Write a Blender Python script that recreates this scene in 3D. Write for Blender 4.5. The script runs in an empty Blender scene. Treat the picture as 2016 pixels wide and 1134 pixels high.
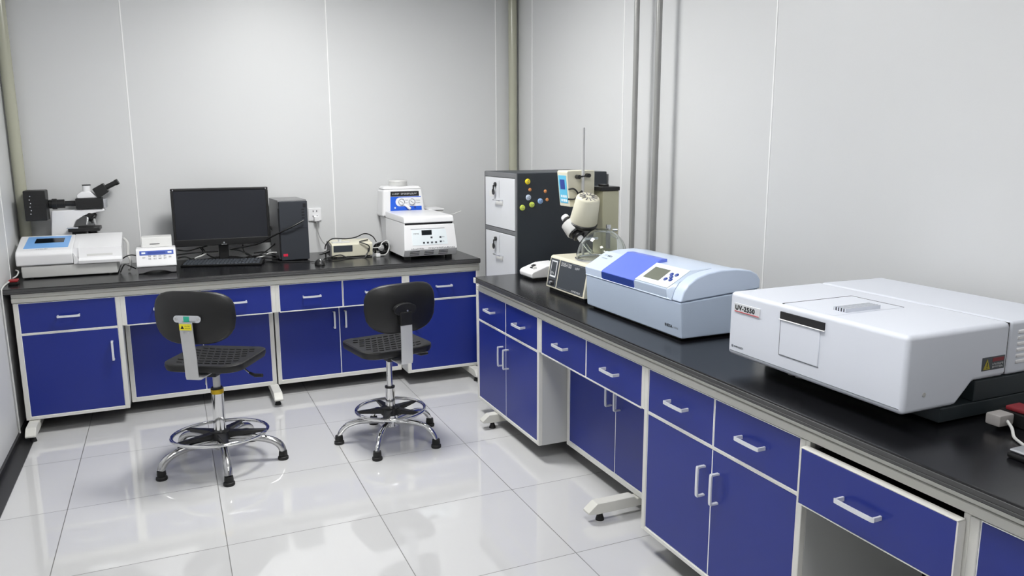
import bpy, bmesh, math, random
from mathutils import Matrix, Vector
from mathutils.bvhtree import BVHTree

random.seed(7)
PI = math.pi
SC = bpy.context.scene
COL = SC.collection

# ------------------------------------------------------------------ camera
cam = bpy.data.cameras.new('camera')
cam.sensor_width = 36.0
cam.lens = 27.296
cam.clip_start = 0.02
cam_ob = bpy.data.objects.new('camera', cam)
COL.objects.link(cam_ob)
cam_ob.matrix_world = Matrix(((0.914678, 0.076857, -0.396809, -1.30869), (-0.404164, 0.164199, -0.899828, -2.97889), (-0.004002, 0.983429, 0.181251, 1.51715), (0, 0, 0, 1)))
SC.camera = cam_ob

# ------------------------------------------------------------------ exposure and world
SC.view_settings.view_transform = 'Standard'
SC.view_settings.look = 'None'
SC.view_settings.gamma = 1.0
SC.view_settings.use_curve_mapping = False
SC.view_settings.exposure = 0.2
LIGHT_POWER = (52.0, 26.0, 20.0)        # radiance of the ceiling panels, back to front; the front one is added fill
LIGHTS = [(-0.52, 0.80), (-0.55, -1.55), (-0.55, -3.4)]
CEIL = 2.75
world = bpy.data.worlds.new('world')
SC.world = world
world.use_nodes = True
world.node_tree.nodes['Background'].inputs[0].default_value = (0.8, 0.85, 0.9, 1)
world.node_tree.nodes['Background'].inputs[1].default_value = 0.3

# ------------------------------------------------------------------ materials
def lin(c):
    c /= 255.0
    return c / 12.92 if c <= 0.04045 else ((c + 0.055) / 1.055) ** 2.4

def rgb(t):
    return (lin(t[0]), lin(t[1]), lin(t[2]), 1.0)

def mat(name, c, rough=0.5, metal=0.0, vary=0.05, scale=9.0, bump=0.0, bscale=300.0, coat=0.0, spec=0.5):
    m = bpy.data.materials.new(name)
    m.use_nodes = True
    nt = m.node_tree
    b = nt.nodes['Principled BSDF']
    base = rgb(c)
    tc = nt.nodes.new('ShaderNodeTexCoord')
    n = nt.nodes.new('ShaderNodeTexNoise')
    n.inputs['Scale'].default_value = scale
    n.inputs['Detail'].default_value = 3
    nt.links.new(tc.outputs['Object'], n.inputs['Vector'])
    r = nt.nodes.new('ShaderNodeValToRGB')
    r.color_ramp.elements[0].color = tuple(min(1, v * (1 - vary)) for v in base[:3]) + (1,)
    r.color_ramp.elements[1].color = tuple(min(1, v * (1 + vary)) for v in base[:3]) + (1,)
    nt.links.new(n.outputs['Fac'], r.inputs['Fac'])
    nt.links.new(r.outputs['Color'], b.inputs['Base Color'])
    b.inputs['Roughness'].default_value = rough
    b.inputs['Metallic'].default_value = metal
    b.inputs['Specular IOR Level'].default_value = spec
    if coat:
        b.inputs['Coat Weight'].default_value = coat
        b.inputs['Coat Roughness'].default_value = 0.08
    if bump:
        n2 = nt.nodes.new('ShaderNodeTexNoise')
        n2.inputs['Scale'].default_value = bscale
        nt.links.new(tc.outputs['Object'], n2.inputs['Vector'])
        bp = nt.nodes.new('ShaderNodeBump')
        bp.inputs['Strength'].default_value = bump
        bp.inputs['Distance'].default_value = 0.002
        nt.links.new(n2.outputs['Fac'], bp.inputs['Height'])
        nt.links.new(bp.outputs['Normal'], b.inputs['Normal'])
    return m

def emit_mat(name, c, strength, base=None):
    m = bpy.data.materials.new(name)
    m.use_nodes = True
    b = m.node_tree.nodes['Principled BSDF']
    b.inputs['Base Color'].default_value = rgb(base) if base else (0.8, 0.8, 0.8, 1)
    b.inputs['Emission Color'].default_value = rgb(c)
    b.inputs['Emission Strength'].default_value = strength
    return m

def glass_mat(name):
    m = bpy.data.materials.new(name)
    m.use_nodes = True
    nt = m.node_tree
    for n in list(nt.nodes):
        nt.nodes.remove(n)
    out = nt.nodes.new('ShaderNodeOutputMaterial')
    g = nt.nodes.new('ShaderNodeBsdfGlass')
    g.inputs['Roughness'].default_value = 0.0
    g.inputs['IOR'].default_value = 1.45
    g.inputs['Color'].default_value = (0.97, 0.985, 0.98, 1)
    nt.links.new(g.outputs[0], out.inputs['Surface'])
    return m

def tile_mat():
    m = bpy.data.materials.new('polished_tile')
    m.use_nodes = True
    nt = m.node_tree
    b = nt.nodes['Principled BSDF']
    geo = nt.nodes.new('ShaderNodeNewGeometry')
    sep = nt.nodes.new('ShaderNodeSeparateXYZ')
    nt.links.new(geo.outputs['Position'], sep.inputs[0])
    def math_(op, a, v=None, bsock=None):
        n = nt.nodes.new('ShaderNodeMath')
        n.operation = op
        nt.links.new(a, n.inputs[0])
        if bsock is not None:
            nt.links.new(bsock, n.inputs[1])
        elif v is not None:
            n.inputs[1].default_value = v
        return n.outputs[0]
    masks, cells = [], []
    for ax in ('X', 'Y'):
        d = math_('DIVIDE', sep.outputs[ax], 0.6)
        cells.append(math_('FLOOR', d))
        f = math_('FRACT', d)
        f = math_('SUBTRACT', f, 0.5)
        f = math_('ABSOLUTE', f)
        masks.append(math_('GREATER_THAN', f, 0.5 - 0.0028))
    grout = math_('MAXIMUM', masks[0], bsock=masks[1])
    comb = nt.nodes.new('ShaderNodeCombineXYZ')
    nt.links.new(cells[0], comb.inputs[0])
    nt.links.new(cells[1], comb.inputs[1])
    wn = nt.nodes.new('ShaderNodeTexWhiteNoise')
    nt.links.new(comb.outputs[0], wn.inputs['Vector'])
    n = nt.nodes.new('ShaderNodeTexNoise')
    n.inputs['Scale'].default_value = 3.0
    n.inputs['Detail'].default_value = 4
    nt.links.new(geo.outputs['Position'], n.inputs['Vector'])
    add = math_('ADD', wn.outputs['Value'], bsock=n.outputs['Fac'])
    add = math_('MULTIPLY', add, 0.5)
    r = nt.nodes.new('ShaderNodeValToRGB')
    r.color_ramp.elements[0].color = rgb((204, 204, 205))
    r.color_ramp.elements[1].color = rgb((216, 216, 216))
    nt.links.new(add, r.inputs['Fac'])
    mix = nt.nodes.new('ShaderNodeMixRGB')
    nt.links.new(grout, mix.inputs['Fac'])
    nt.links.new(r.outputs['Color'], mix.inputs['Color1'])
    mix.inputs['Color2'].default_value = rgb((104, 103, 101))
    nt.links.new(mix.outputs[0], b.inputs['Base Color'])
    rr = math_('MULTIPLY', grout, 0.5)
    rr = math_('ADD', rr, 0.045)
    nt.links.new(rr, b.inputs['Roughness'])
    b.inputs['IOR'].default_value = 1.9
    b.inputs['Specular IOR Level'].default_value = 0.6
    return m

M = {
    'wall': mat('painted_wall_panel', (214, 215, 216), 0.42, vary=0.012, scale=1.5),
    'wall_dim': mat('grey_front_wall', (150, 150, 150), 0.6, vary=0.02),
    'ceiling': mat('grey_white_ceiling', (205, 205, 205), 0.7, vary=0.01),
    'seam': mat('white_seam', (248, 248, 248), 0.35, vary=0.01),
    'tile': tile_mat(),
    'rubber_strip': mat('dark_floor_strip', (44, 44, 45), 0.4, vary=0.15, scale=5),
    'pipe_cream': mat('cream_painted_pipe', (178, 178, 160), 0.22, vary=0.03),
    'pipe_grey': mat('grey_conduit', (158, 158, 156), 0.32, 0.35, vary=0.06, scale=25),
    'blue': mat('blue_laminate', (22, 41, 130), 0.34, vary=0.04, scale=6),
    'frame': mat('grey_white_powder_coat', (218, 217, 212), 0.42, vary=0.02),
    'rail': mat('grey_rail_paint', (212, 211, 204), 0.42, vary=0.03),
    'board_darkened': mat('board_dark_for_shade', (58, 57, 55), 0.6, vary=0.1),  # cabinet bottoms coloured dark to deepen the shade on the floor below
    'side': mat('grey_cabinet_side', (190, 191, 190), 0.45, vary=0.02),
    'top': mat('black_phenolic_top', (18, 18, 21), 0.2, vary=0.12, scale=30, bump=0.08, bscale=500),
    'top_edge': mat('dark_grey_edge', (66, 66, 67), 0.45, vary=0.08),
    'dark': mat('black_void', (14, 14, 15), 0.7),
    'alu': mat('satin_aluminium', (214, 216, 220), 0.26, 0.85, vary=0.03),
    'handle_alu': mat('pale_satin_handle', (222, 224, 228), 0.3, 0.25, vary=0.03),
    'chrome': mat('chrome', (222, 222, 222), 0.08, 1.0, vary=0.02),
    'cast': mat('polished_cast_aluminium', (196, 196, 196), 0.22, 1.0, vary=0.05, scale=20),
    'steel': mat('galvanised_steel', (200, 200, 200), 0.42, 0.25, vary=0.1, scale=14),
    'bright_steel': mat('brushed_bright_steel', (214, 215, 216), 0.38, 0.3, vary=0.05),
    'black_pl': mat('black_plastic', (24, 24, 25), 0.42, vary=0.08),
    'foam': mat('black_polyurethane', (18, 18, 19), 0.45, vary=0.08, bump=0.1, bscale=420),
    'rubber': mat('black_rubber', (18, 18, 18), 0.6, vary=0.1),
    'gold': mat('yellow_collar', (205, 170, 40), 0.3, 0.7),
    'yellow': mat('yellow_sticker', (238, 226, 40), 0.5),
    'green': mat('green_sticker', (50, 190, 160), 0.5),
    'cab': mat('charcoal_cabinet_paint', (44, 50, 57), 0.42, vary=0.06),
    'drawer': mat('light_grey_drawer_paint', (208, 210, 214), 0.4, vary=0.03),
    'cabrail': mat('mid_grey_cabinet_rail', (104, 105, 108), 0.42, vary=0.04),
    'white': mat('white_plastic', (236, 236, 238), 0.32, vary=0.012, coat=0.15),
    'offwhite': mat('off_white_plastic', (214, 214, 212), 0.38, vary=0.02),
    'grey_pl': mat('grey_plastic', (112, 111, 114), 0.45, vary=0.05),
    'lightblue_pl': mat('light_blue_panel', (126, 178, 236), 0.35, vary=0.04),
    'paleblue_shaded': mat('pale_blue_shell_shaded', (184, 198, 218), 0.34, vary=0.015, coat=0.15),  # shell tone darkened for faces turned away from the light
    'paleblue_lit': mat('pale_blue_lid_lit', (206, 220, 242), 0.3, vary=0.015, coat=0.2),  # lighter tone of the shell for the lid that catches the light
    'panel_white': mat('white_control_panel', (232, 240, 244), 0.35),
    'royal': mat('royal_blue_door', (104, 126, 226), 0.32, vary=0.03),
    'pump_blue': mat('bright_blue_panel', (36, 96, 216), 0.34, vary=0.03),
    'navy': mat('navy_blue_print', (36, 64, 150), 0.4),
    'strip_blue': mat('blue_display_strip', (66, 92, 178), 0.4),
    'lcd': mat('grey_lcd', (120, 124, 112), 0.15, vary=0.1),
    'screen': mat('black_glass_screen', (42, 44, 50), 0.22, vary=0.08, scale=3),
    'display': mat('dark_display', (14, 22, 30), 0.15),
    'cream': mat('cream_enamel', (218, 214, 194), 0.36, vary=0.02),
    'cream_dk': mat('beige_enamel', (186, 184, 158), 0.4, vary=0.03),
    'panel_dark': mat('dark_grey_panel', (62, 67, 74), 0.4, vary=0.05),
    'pc': mat('graphite_case', (52, 55, 61), 0.36, vary=0.06),
    'pc_top': mat('grey_case_cover', (132, 132, 134), 0.4, 0.1, vary=0.05),
    'red': mat('red_plastic', (150, 24, 30), 0.4),
    'warn_yellow_shaded': mat('shaded_yellow_print', (168, 156, 48), 0.5),  # yellow dimmed for the shaded side of the spectrophotometer
    'warn_red_shaded': mat('shaded_red', (128, 36, 44), 0.5),  # red dimmed for shade, on the warning label and the strip socket
    'plug_shaded': mat('shaded_plug_plastic', (158, 154, 152), 0.45),  # plug tone lowered to carry the shade beside the spectrophotometer
    'redlogo': mat('red_badge', (206, 40, 70), 0.4),
    'black_cable': mat('black_cable', (14, 14, 15), 0.45),
    'white_cable': mat('white_cable', (206, 206, 204), 0.45),
    'grey_cable': mat('grey_cable', (150, 150, 150), 0.45),
    'ink': mat('black_ink', (22, 22, 26), 0.6),
    'grey_ink': mat('grey_ink', (120, 124, 132), 0.6),
    'white_ink': mat('white_ink', (226, 228, 230), 0.6),
    'red_ink': mat('red_ink', (196, 90, 96), 0.6),
    'uv': mat('white_textured_shell', (217, 221, 231), 0.4, vary=0.01, bump=0.05, bscale=900),
    'uv_base': mat('slate_base', (34, 42, 46), 0.5, vary=0.08),
    'lamp_blue': emit_mat('backlit_lcd', (70, 170, 210), 0.22, (90, 170, 200)),
    'glass': glass_mat('clear_glass'),
    'clear': glass_mat('clear_plastic'),
    'magnet_y': mat('yellow_magnet', (240, 216, 40), 0.4),
    'magnet_g': mat('green_magnet', (206, 222, 92), 0.4),
    'magnet_s': mat('silver_magnet', (186, 198, 216), 0.35),
    'magnet_b': mat('blue_magnet', (152, 186, 232), 0.35),
    'magnet_o': mat('orange_magnet', (222, 150, 92), 0.4),
    'led_0': emit_mat('led_panel_diffuser_back', (255, 255, 253), LIGHT_POWER[0]),
    'led_1': emit_mat('led_panel_diffuser_middle', (255, 255, 253), LIGHT_POWER[1]),
    'led_2': emit_mat('led_panel_diffuser_front_fill', (255, 255, 253), LIGHT_POWER[2]),  # unseen panel, added to brighten faces turned toward the camera end
}

# ------------------------------------------------------------------ mesh builder
ROOTS = {}

def empty(name, label, cat, loc, rz=0.0, group=None):
    o = bpy.data.objects.new(name, None)
    COL.objects.link(o)
    o.empty_display_size = 0.05
    o.location = loc
    o.rotation_euler = (0, 0, rz)
    o['label'] = label
    o['category'] = cat
    if group:
        o['group'] = group
    ROOTS[o] = Matrix.Translation(Vector(loc)) @ Matrix.Rotation(rz, 4, 'Z')
    return o

def root_of(o):
    while o is not None and o not in ROOTS:
        o = o.parent
    return o

def spline(pts, n=6, closed=False):
    P = [Vector(p) for p in pts]
    out = []
    m = len(P)
    rng = m if closed else m - 1
    for i in range(rng):
        if closed:
            p0, p1, p2, p3 = P[(i - 1) % m], P[i], P[(i + 1) % m], P[(i + 2) % m]
        else:
            p0, p1, p2, p3 = P[max(i - 1, 0)], P[i], P[i + 1], P[min(i + 2, m - 1)]
        for k in range(n):
            t = k / n
            out.append(0.5 * ((2 * p1) + (p2 - p0) * t + (2 * p0 - 5 * p1 + 4 * p2 - p3) * t * t + (3 * p1 - p0 - 3 * p2 + p3) * t ** 3))
    if not closed:
        out.append(P[-1])
    return out

class MB:
    def __init__(self):
        self.bm = bmesh.new()
        self.wn = False

    def _merge(self, t, bev=0.0, seg=2):
        if bev > 0:
            t.normal_update()
            ed = [e for e in t.edges if len(e.link_faces) == 2 and e.calc_face_angle(0) > math.radians(25)]
            if ed:
                bmesh.ops.bevel(t, geom=ed, offset=bev, segments=seg, profile=0.5, affect='EDGES', clamp_overlap=True)
            self.wn = True
        me = bpy.data.meshes.new('tmp')
        t.to_mesh(me)
        t.free()
        self.bm.from_mesh(me)
        bpy.data.meshes.remove(me)
        return self

    def hexa(self, v, bev=0.0, seg=2):
        t = bmesh.new()
        vs = [t.verts.new(p) for p in v]
        for f in ((3, 2, 1, 0), (4, 5, 6, 7), (0, 1, 5, 4), (1, 2, 6, 5), (2, 3, 7, 6), (3, 0, 4, 7)):
            t.faces.new([vs[i] for i in f])
        bmesh.ops.recalc_face_normals(t, faces=t.faces)
        return self._merge(t, bev, seg)

    def box(self, x0, x1, y0, y1, z0, z1, bev=0.0, seg=2):
        return self.hexa([(x0, y0, z0), (x1, y0, z0), (x1, y1, z0), (x0, y1, z0),
                          (x0, y0, z1), (x1, y0, z1), (x1, y1, z1), (x0, y1, z1)], bev, seg)

    def prism(self, poly, axis, a0, a1, bev=0.0, seg=2):
        def mk(p, a):
            return {'x': (a, p[0], p[1]), 'y': (p[0], a, p[1]), 'z': (p[0], p[1], a)}[axis]
        t = bmesh.new()
        A = [t.verts.new(mk(p, a0)) for p in poly]
        B = [t.verts.new(mk(p, a1)) for p in poly]
        t.faces.new(A)
        t.faces.new(B[::-1])
        n = len(poly)
        for i in range(n):
            t.faces.new((A[i], B[i], B[(i + 1) % n], A[(i + 1) % n]))
        bmesh.ops.recalc_face_normals(t, faces=t.faces)
        return self._merge(t, bev, seg)

    def cyl(self, p0, p1, r0, r1=None, seg=24, bev=0.0):
        r1 = r0 if r1 is None else r1
        p0, p1 = Vector(p0), Vector(p1)
        d = (p1 - p0).normalized()
        a = d.orthogonal().normalized()
        b = d.cross(a)
        t = bmesh.new()
        rings = []
        for p, r in ((p0, r0), (p1, r1)):
            rings.append([t.verts.new(p + a * (r * math.cos(2 * PI * k / seg)) + b * (r * math.sin(2 * PI * k / seg))) for k in range(seg)])
        t.faces.new(rings[0])
        t.faces.new(rings[1][::-1])
        for k in range(seg):
            t.faces.new((rings[0][k], rings[1][k], rings[1][(k + 1) % seg], rings[0][(k + 1) % seg]))
        bmesh.ops.recalc_face_normals(t, faces=t.faces)
        if bev > 0:
            t.normal_update()
            ed = [e for e in t.edges if e.calc_face_angle(0) > math.radians(50)]
            bmesh.ops.bevel(t, geom=ed, offset=bev, segments=2, profile=0.5, affect='EDGES', clamp_overlap=True)
            self.wn = True
        return self._merge(t)

    def lathe(self, prof, c=(0, 0, 0), axis=(0, 0, 1), seg=32, cap=True):
        # prof: (radius, height) pairs along axis
        d = Vector(axis).normalized()
        a = d.orthogonal().normalized()
        b = d.cross(a)
        c = Vector(c)
        t = bmesh.new()
        rings = []
        for r, h in prof:
            if r < 1e-6:
                rings.append([t.verts.new(c + d * h)])
            else:
                rings.append([t.verts.new(c + d * h + a * (r * math.cos(2 * PI * k / seg)) + b * (r * math.sin(2 * PI * k / seg))) for k in range(seg)])
        for A, B in zip(rings, rings[1:]):
            for k in range(seg):
                k2 = (k + 1) % seg
                if len(A) == 1 and len(B) == 1:
                    continue
                if len(A) == 1:
                    t.faces.new((A[0], B[k2], B[k]))
                elif len(B) == 1:
                    t.faces.new((A[k], A[k2], B[0]))
                else:
                    t.faces.new((A[k], A[k2], B[k2], B[k]))
        if cap:
            for R in (rings[0], rings[-1]):
                if len(R) > 1:
                    t.faces.new(R)
        bmesh.ops.recalc_face_normals(t, faces=t.faces)
        return self._merge(t)

    def tube(self, pts, r, seg=10, closed=False, flat=None):
        # r: number or list; flat: (width factor, up vector) for strap-like sections
        P = [Vector(p) for p in pts]
        n = len(P)
        R = [r] * n if not isinstance(r, (list, tuple)) else list(r)
        T = []
        for i in range(n):
            if closed:
                d = P[(i + 1) % n] - P[(i - 1) % n]
            else:
                d = P[min(i + 1, n - 1)] - P[max(i - 1, 0)]
            T.append(d.normalized() if d.length > 1e-9 else Vector((0, 0, 1)))
        a = T[0].orthogonal().normalized()
        if flat:
            a = (Vector(flat[1]) - T[0] * Vector(flat[1]).dot(T[0])).normalized()
        t = bmesh.new()
        rings = []
        for i in range(n):
            if i:
                a = (a - T[i] * a.dot(T[i]))
                a = a.normalized() if a.length > 1e-6 else T[i].orthogonal().normalized()
            b = T[i].cross(a)
            w = flat[0] if flat else 1.0
            rings.append([t.verts.new(P[i] + a * (R[i] * math.cos(2 * PI * k / seg)) + b * (R[i] * w * math.sin(2 * PI * k / seg))) for k in range(seg)])
        m = n if closed else n - 1
        for i in range(m):
            A, B = rings[i], rings[(i + 1) % n]
            for k in range(seg):
                k2 = (k + 1) % seg
                t.faces.new((A[k], A[k2], B[k2], B[k]))
        if not closed:
            t.faces.new(rings[0])
            t.faces.new(rings[-1][::-1])
        bmesh.ops.recalc_face_normals(t, faces=t.faces)
        return self._merge(t)

    def strap(self, pts, w, th, side, bev=0.0):
        # flat metal strap following pts; side = width direction
        P = [Vector(p) for p in pts]
        s = Vector(side).normalized()
        t = bmesh.new()
        rings = []
        n = len(P)
        for i in range(n):
            d = (P[min(i + 1, n - 1)] - P[max(i - 1, 0)]).normalized()
            nn = d.cross(s).normalized()
            rings.append([t.verts.new(P[i] + s * (sx * w / 2) + nn * (sy * th / 2)) for sx, sy in ((-1, -1), (1, -1), (1, 1), (-1, 1))])
        for A, B in zip(rings, rings[1:]):
            for k in range(4):
                k2 = (k + 1) % 4
                t.faces.new((A[k], A[k2], B[k2], B[k]))
        t.faces.new(rings[0])
        t.faces.new(rings[-1][::-1])
        bmesh.ops.recalc_face_normals(t, faces=t.faces)
        return self._merge(t)

    def marks(self, origin, ux, uz, n, w, h, gap=0.35, lift=None):
        # a row of small print: each character is a few thin strokes lying on a surface
        o, ux, uz = Vector(origin), Vector(ux).normalized(), Vector(uz).normalized()
        nn = ux.cross(uz).normalized() * 0.0006
        cw = w / n
        t = bmesh.new()
        def q(x0, x1, z0, z1):
            f = [t.verts.new(o + ux * x + uz * z + nn) for x, z in ((x0, z0), (x1, z0), (x1, z1), (x0, z1))]
            t.faces.new(f)
        for i in range(n):
            x = i * cw
            ww = cw * (1 - gap)
            s = min(ww, h) * 0.2
            k = random.randint(0, 3)
            q(x, x + s, 0, h)
            if k != 1:
                q(x + s, x + ww, h - s, h)
            if k != 2:
                q(x + s, x + ww, h * 0.45, h * 0.45 + s)
            if k != 3:
                q(x + s, x + ww, 0, s)
            if k in (0, 2):
                q(x + ww - s, x + ww, s, h - s)
        return self._merge(t)

    def quad(self, a, b, c, d, lift=0.0):
        t = bmesh.new()
        v = [Vector(p) for p in (a, b, c, d)]
        nn = (v[1] - v[0]).cross(v[3] - v[0]).normalized()
        lo = [t.verts.new(p - nn * 0.0004) for p in v]
        hi = [t.verts.new(p + nn * max(lift, 0.0006)) for p in v]
        t.faces.new(hi)
        t.faces.new(lo[::-1])
        for k in range(4):
            t.faces.new((lo[k], lo[(k + 1) % 4], hi[(k + 1) % 4], hi[k]))
        bmesh.ops.recalc_face_normals(t, faces=t.faces)
        return self._merge(t)

    def build(self, name, m, parent=None, world=True, label=None, kind=None, smooth=True):
        me = bpy.data.meshes.new(name)
        if parent is not None and world:
            self.bm.transform(ROOTS[root_of(parent)].inverted())
        self.bm.to_mesh(me)
        self.bm.free()
        me.materials.append(M[m] if isinstance(m, str) else m)
        if smooth:
            me.polygons.foreach_set('use_smooth', [True] * len(me.polygons))
            me.set_sharp_from_angle(angle=math.radians(38))
        o = bpy.data.objects.new(name, me)
        COL.objects.link(o)
        if parent is not None:
            o.parent = parent
        if self.wn:
            md = o.modifiers.new('weighted_normals', 'WEIGHTED_NORMAL')
            md.keep_sharp = True
        if label:
            o['label'] = label
        if kind:
            o['kind'] = kind
        return o

def solo(mb, name, m, label, cat, loc, group=None, kind=None):
    # a thing that is one mesh: geometry given in world coordinates, origin moved to loc
    mb.bm.transform(Matrix.Translation(-Vector(loc)))
    o = mb.build(name, m)
    o.location = loc
    if label:
        o['label'] = label
    if cat:
        o['category'] = cat
    if group:
        o['group'] = group
    if kind:
        o['kind'] = kind
    if cat:
        ROOTS[o] = Matrix.Translation(Vector(loc))
    return o

def struct(mb, name, m):
    return mb.build(name, m, kind='structure')

def text(name, body, m, parent, origin, ux, uz, size, bold=0.0, label=None, xs=1.0, spacing=1.0):
    cu = bpy.data.curves.new(name, 'FONT')
    cu.body = body
    cu.size = size
    cu.offset = bold
    cu.space_character = spacing
    cu.extrude = 0.0004
    tmp = bpy.data.objects.new(name, cu)
    COL.objects.link(tmp)
    dg = bpy.context.evaluated_depsgraph_get()
    dg.update()
    me = bpy.data.meshes.new_from_object(tmp.evaluated_get(dg))
    bpy.data.objects.remove(tmp)
    bpy.data.curves.remove(cu)
    ux, uz = Vector(ux).normalized(), Vector(uz).normalized()
    n = ux.cross(uz)
    mm = Matrix.Identity(4)
    for i in range(3):
        mm[i][0], mm[i][1], mm[i][2], mm[i][3] = ux[i] * xs, uz[i], n[i], origin[i]
    me.transform(mm)
    me.transform(ROOTS[root_of(parent)].inverted())
    me.materials.append(M[m])
    me.name = name
    o = bpy.data.objects.new(name, me)
    COL.objects.link(o)
    o.parent = parent
    if label:
        o['label'] = label
    return o

# ================================================================== THE ROOM
XL, XR, YB, YF = -2.126, 1.10, 2.40, -4.6
struct(MB().box(XL - .1, XR + .1, YF - .1, YB + .1, -.1, 0), 'floor', 'tile')
struct(MB().box(XL - .1, XR + .1, YF - .1, YB + .1, CEIL, CEIL + .1), 'ceiling', 'ceiling')
struct(MB().box(XL, XR, YB, YB + .1, 0, CEIL), 'wall_back', 'wall')
struct(MB().box(XL, XR, YF - .1, YF, 0, CEIL), 'wall_front', 'wall_dim')
struct(MB().box(XL - .1, XL, YF - .1, YB + .1, 0, CEIL), 'wall_left', 'wall')
struct(MB().box(XR, XR + .1, YF - .1, YB + .1, 0, CEIL), 'wall_right', 'wall')
k = 1
for x in (-1.483, -0.266, 0.942):
    struct(MB().box(x - .0035, x + .0035, YB - .0025, YB + .001, 0, CEIL, .001), 'trim_%d' % k, 'seam'); k += 1
for y in (2.118, 0.91, -0.299, -1.51, -2.72):
    struct(MB().box(XR - .0025, XR + .001, y - .0035, y + .0035, 0, CEIL, .001), 'trim_%d' % k, 'seam'); k += 1
for y in (1.95, 0.74, -0.47, -1.68):
    struct(MB().box(XL - .001, XL + .0025, y - .004, y + .004, 0, CEIL, .001), 'trim_%d' % k, 'seam'); k += 1
struct(MB().box(XL, -2.047, YF, YB, 0, .004).box(XL, XL + .012, YF, YB, 0, .03), 'baseboard_left', 'rubber_strip')
struct(MB().box(XL + .08, XR, YB - .08, YB, 0, .004).box(XL + .08, XR, YB - .012, YB, 0, .03), 'baseboard_back_added', 'rubber_strip')  # unseen strip, added to cut bounced light under the back bench
struct(MB().box(XR - .08, XR, YF, YB - .081, 0, .004).box(XR - .012, XR, YF, YB - .081, 0, .03), 'baseboard_right', 'rubber_strip')

# ceiling light panels
for i, (lx, ly) in enumerate(LIGHTS):
    t = empty('ceiling_light', ('square white LED ceiling panel between the two benches', 'square white LED ceiling panel above the white spectrophotometer', 'square white LED ceiling panel added above the camera as fill')[i], 'ceiling light', (lx, ly, CEIL), group='LED ceiling panels')
    h = .3
    fr = MB()
    for a in ((lx - h, lx + h, ly - h, ly - h + .02), (lx - h, lx + h, ly + h - .02, ly + h), (lx - h, lx - h + .02, ly - h + .02, ly + h - .02), (lx + h - .02, lx + h, ly - h + .02, ly + h - .02)):
        fr.box(*a, CEIL - .02, CEIL)
    fr.build('frame', 'seam', t)
    MB().box(lx - h + .02, lx + h - .02, ly - h + .02, ly + h - .02, CEIL - .014, CEIL - .006).build('diffuser', 'led_%d' % i, t)

# pipes
def pipe(x, y, r, m, label, clips=()):
    t = empty('pipe', label, 'pipe', (x, y, 0))
    MB().cyl((x, y, 0.0), (x, y, CEIL), r, seg=24).build('pipe_run', m, t)
    return t
pipe(1.052, 2.345, .031, 'pipe_cream', 'thick cream vertical pipe in the far right corner behind the filing cabinet')
pipe(-2.088, 2.345, .031, 'pipe_cream', 'thick cream vertical pipe in the far left corner behind the microscope')
pipe(1.002, .632, .0142, 'pipe_grey', 'thin grey vertical conduit on the right wall, the one nearer the filing cabinet')
pipe(1.002, .428, .0157, 'pipe_grey', 'thin grey vertical conduit on the right wall, the one nearer the camera')

# ================================================================== BENCHES
TOP, TH = .80, .03
ZB, ZD, ZR = .085, .555, .718           # cabinet underside, drawer bottom, drawer top
Y1, X2 = 1.631, .209

def handle(parent, cx, cz, vertical, L=.10, y=0.0):
    # U-shaped aluminium bar on a front whose outer face lies at local y
    d = .030
    if vertical:
        pts = [(cx, y, cz - L / 2), (cx, y - d * .8, cz - L / 2), (cx, y - d, cz - L / 2 + .008), (cx, y - d, cz + L / 2 - .008), (cx, y - d * .8, cz + L / 2), (cx, y, cz + L / 2)]
    else:
        pts = [(cx - L / 2, y, cz), (cx - L / 2, y - d * .8, cz), (cx - L / 2 + .008, y - d, cz), (cx + L / 2 - .008, y - d, cz), (cx + L / 2, y - d * .8, cz), (cx + L / 2, y, cz)]
    mb = MB()
    pts = [tuple(q) for q in spline(pts, 4)]
    mb.strap(pts, .0108, .0058, (1, 0, 0) if vertical else (0, 0, 1))
    mb.build('handle', 'handle_alu', parent, world=False)

def front(name, parent, x0, x1, z0, z1, y, hc, vert, edge=.004):
    # blue panel with a thin pale edge band; handle as sub-part
    g = .0025
    p = MB().box(x0 + g, x1 - g, y, y + .016, z0 + g, z1 - g, .0012, 1).build(name, 'blue', parent, world=False)
    e = MB()
    e.box(x0 + .0002, x1 - .0002, y + .001, y + .0155, z0 + .0002, z0 + g)
    e.box(x0 + .0002, x1 - .0002, y + .001, y + .0155, z1 - g, z1 - .0002)
    e.box(x0 + .0002, x0 + g, y + .001, y + .0155, z0 + g, z1 - g)
    e.box(x1 - g, x1 - .0002, y + .001, y + .0155, z0 + g, z1 - g)
    e.build('edge_band', 'seam', p, world=False)
    if hc:
        handle(p, hc[0], hc[1], vert, y=y)
    return p

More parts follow.
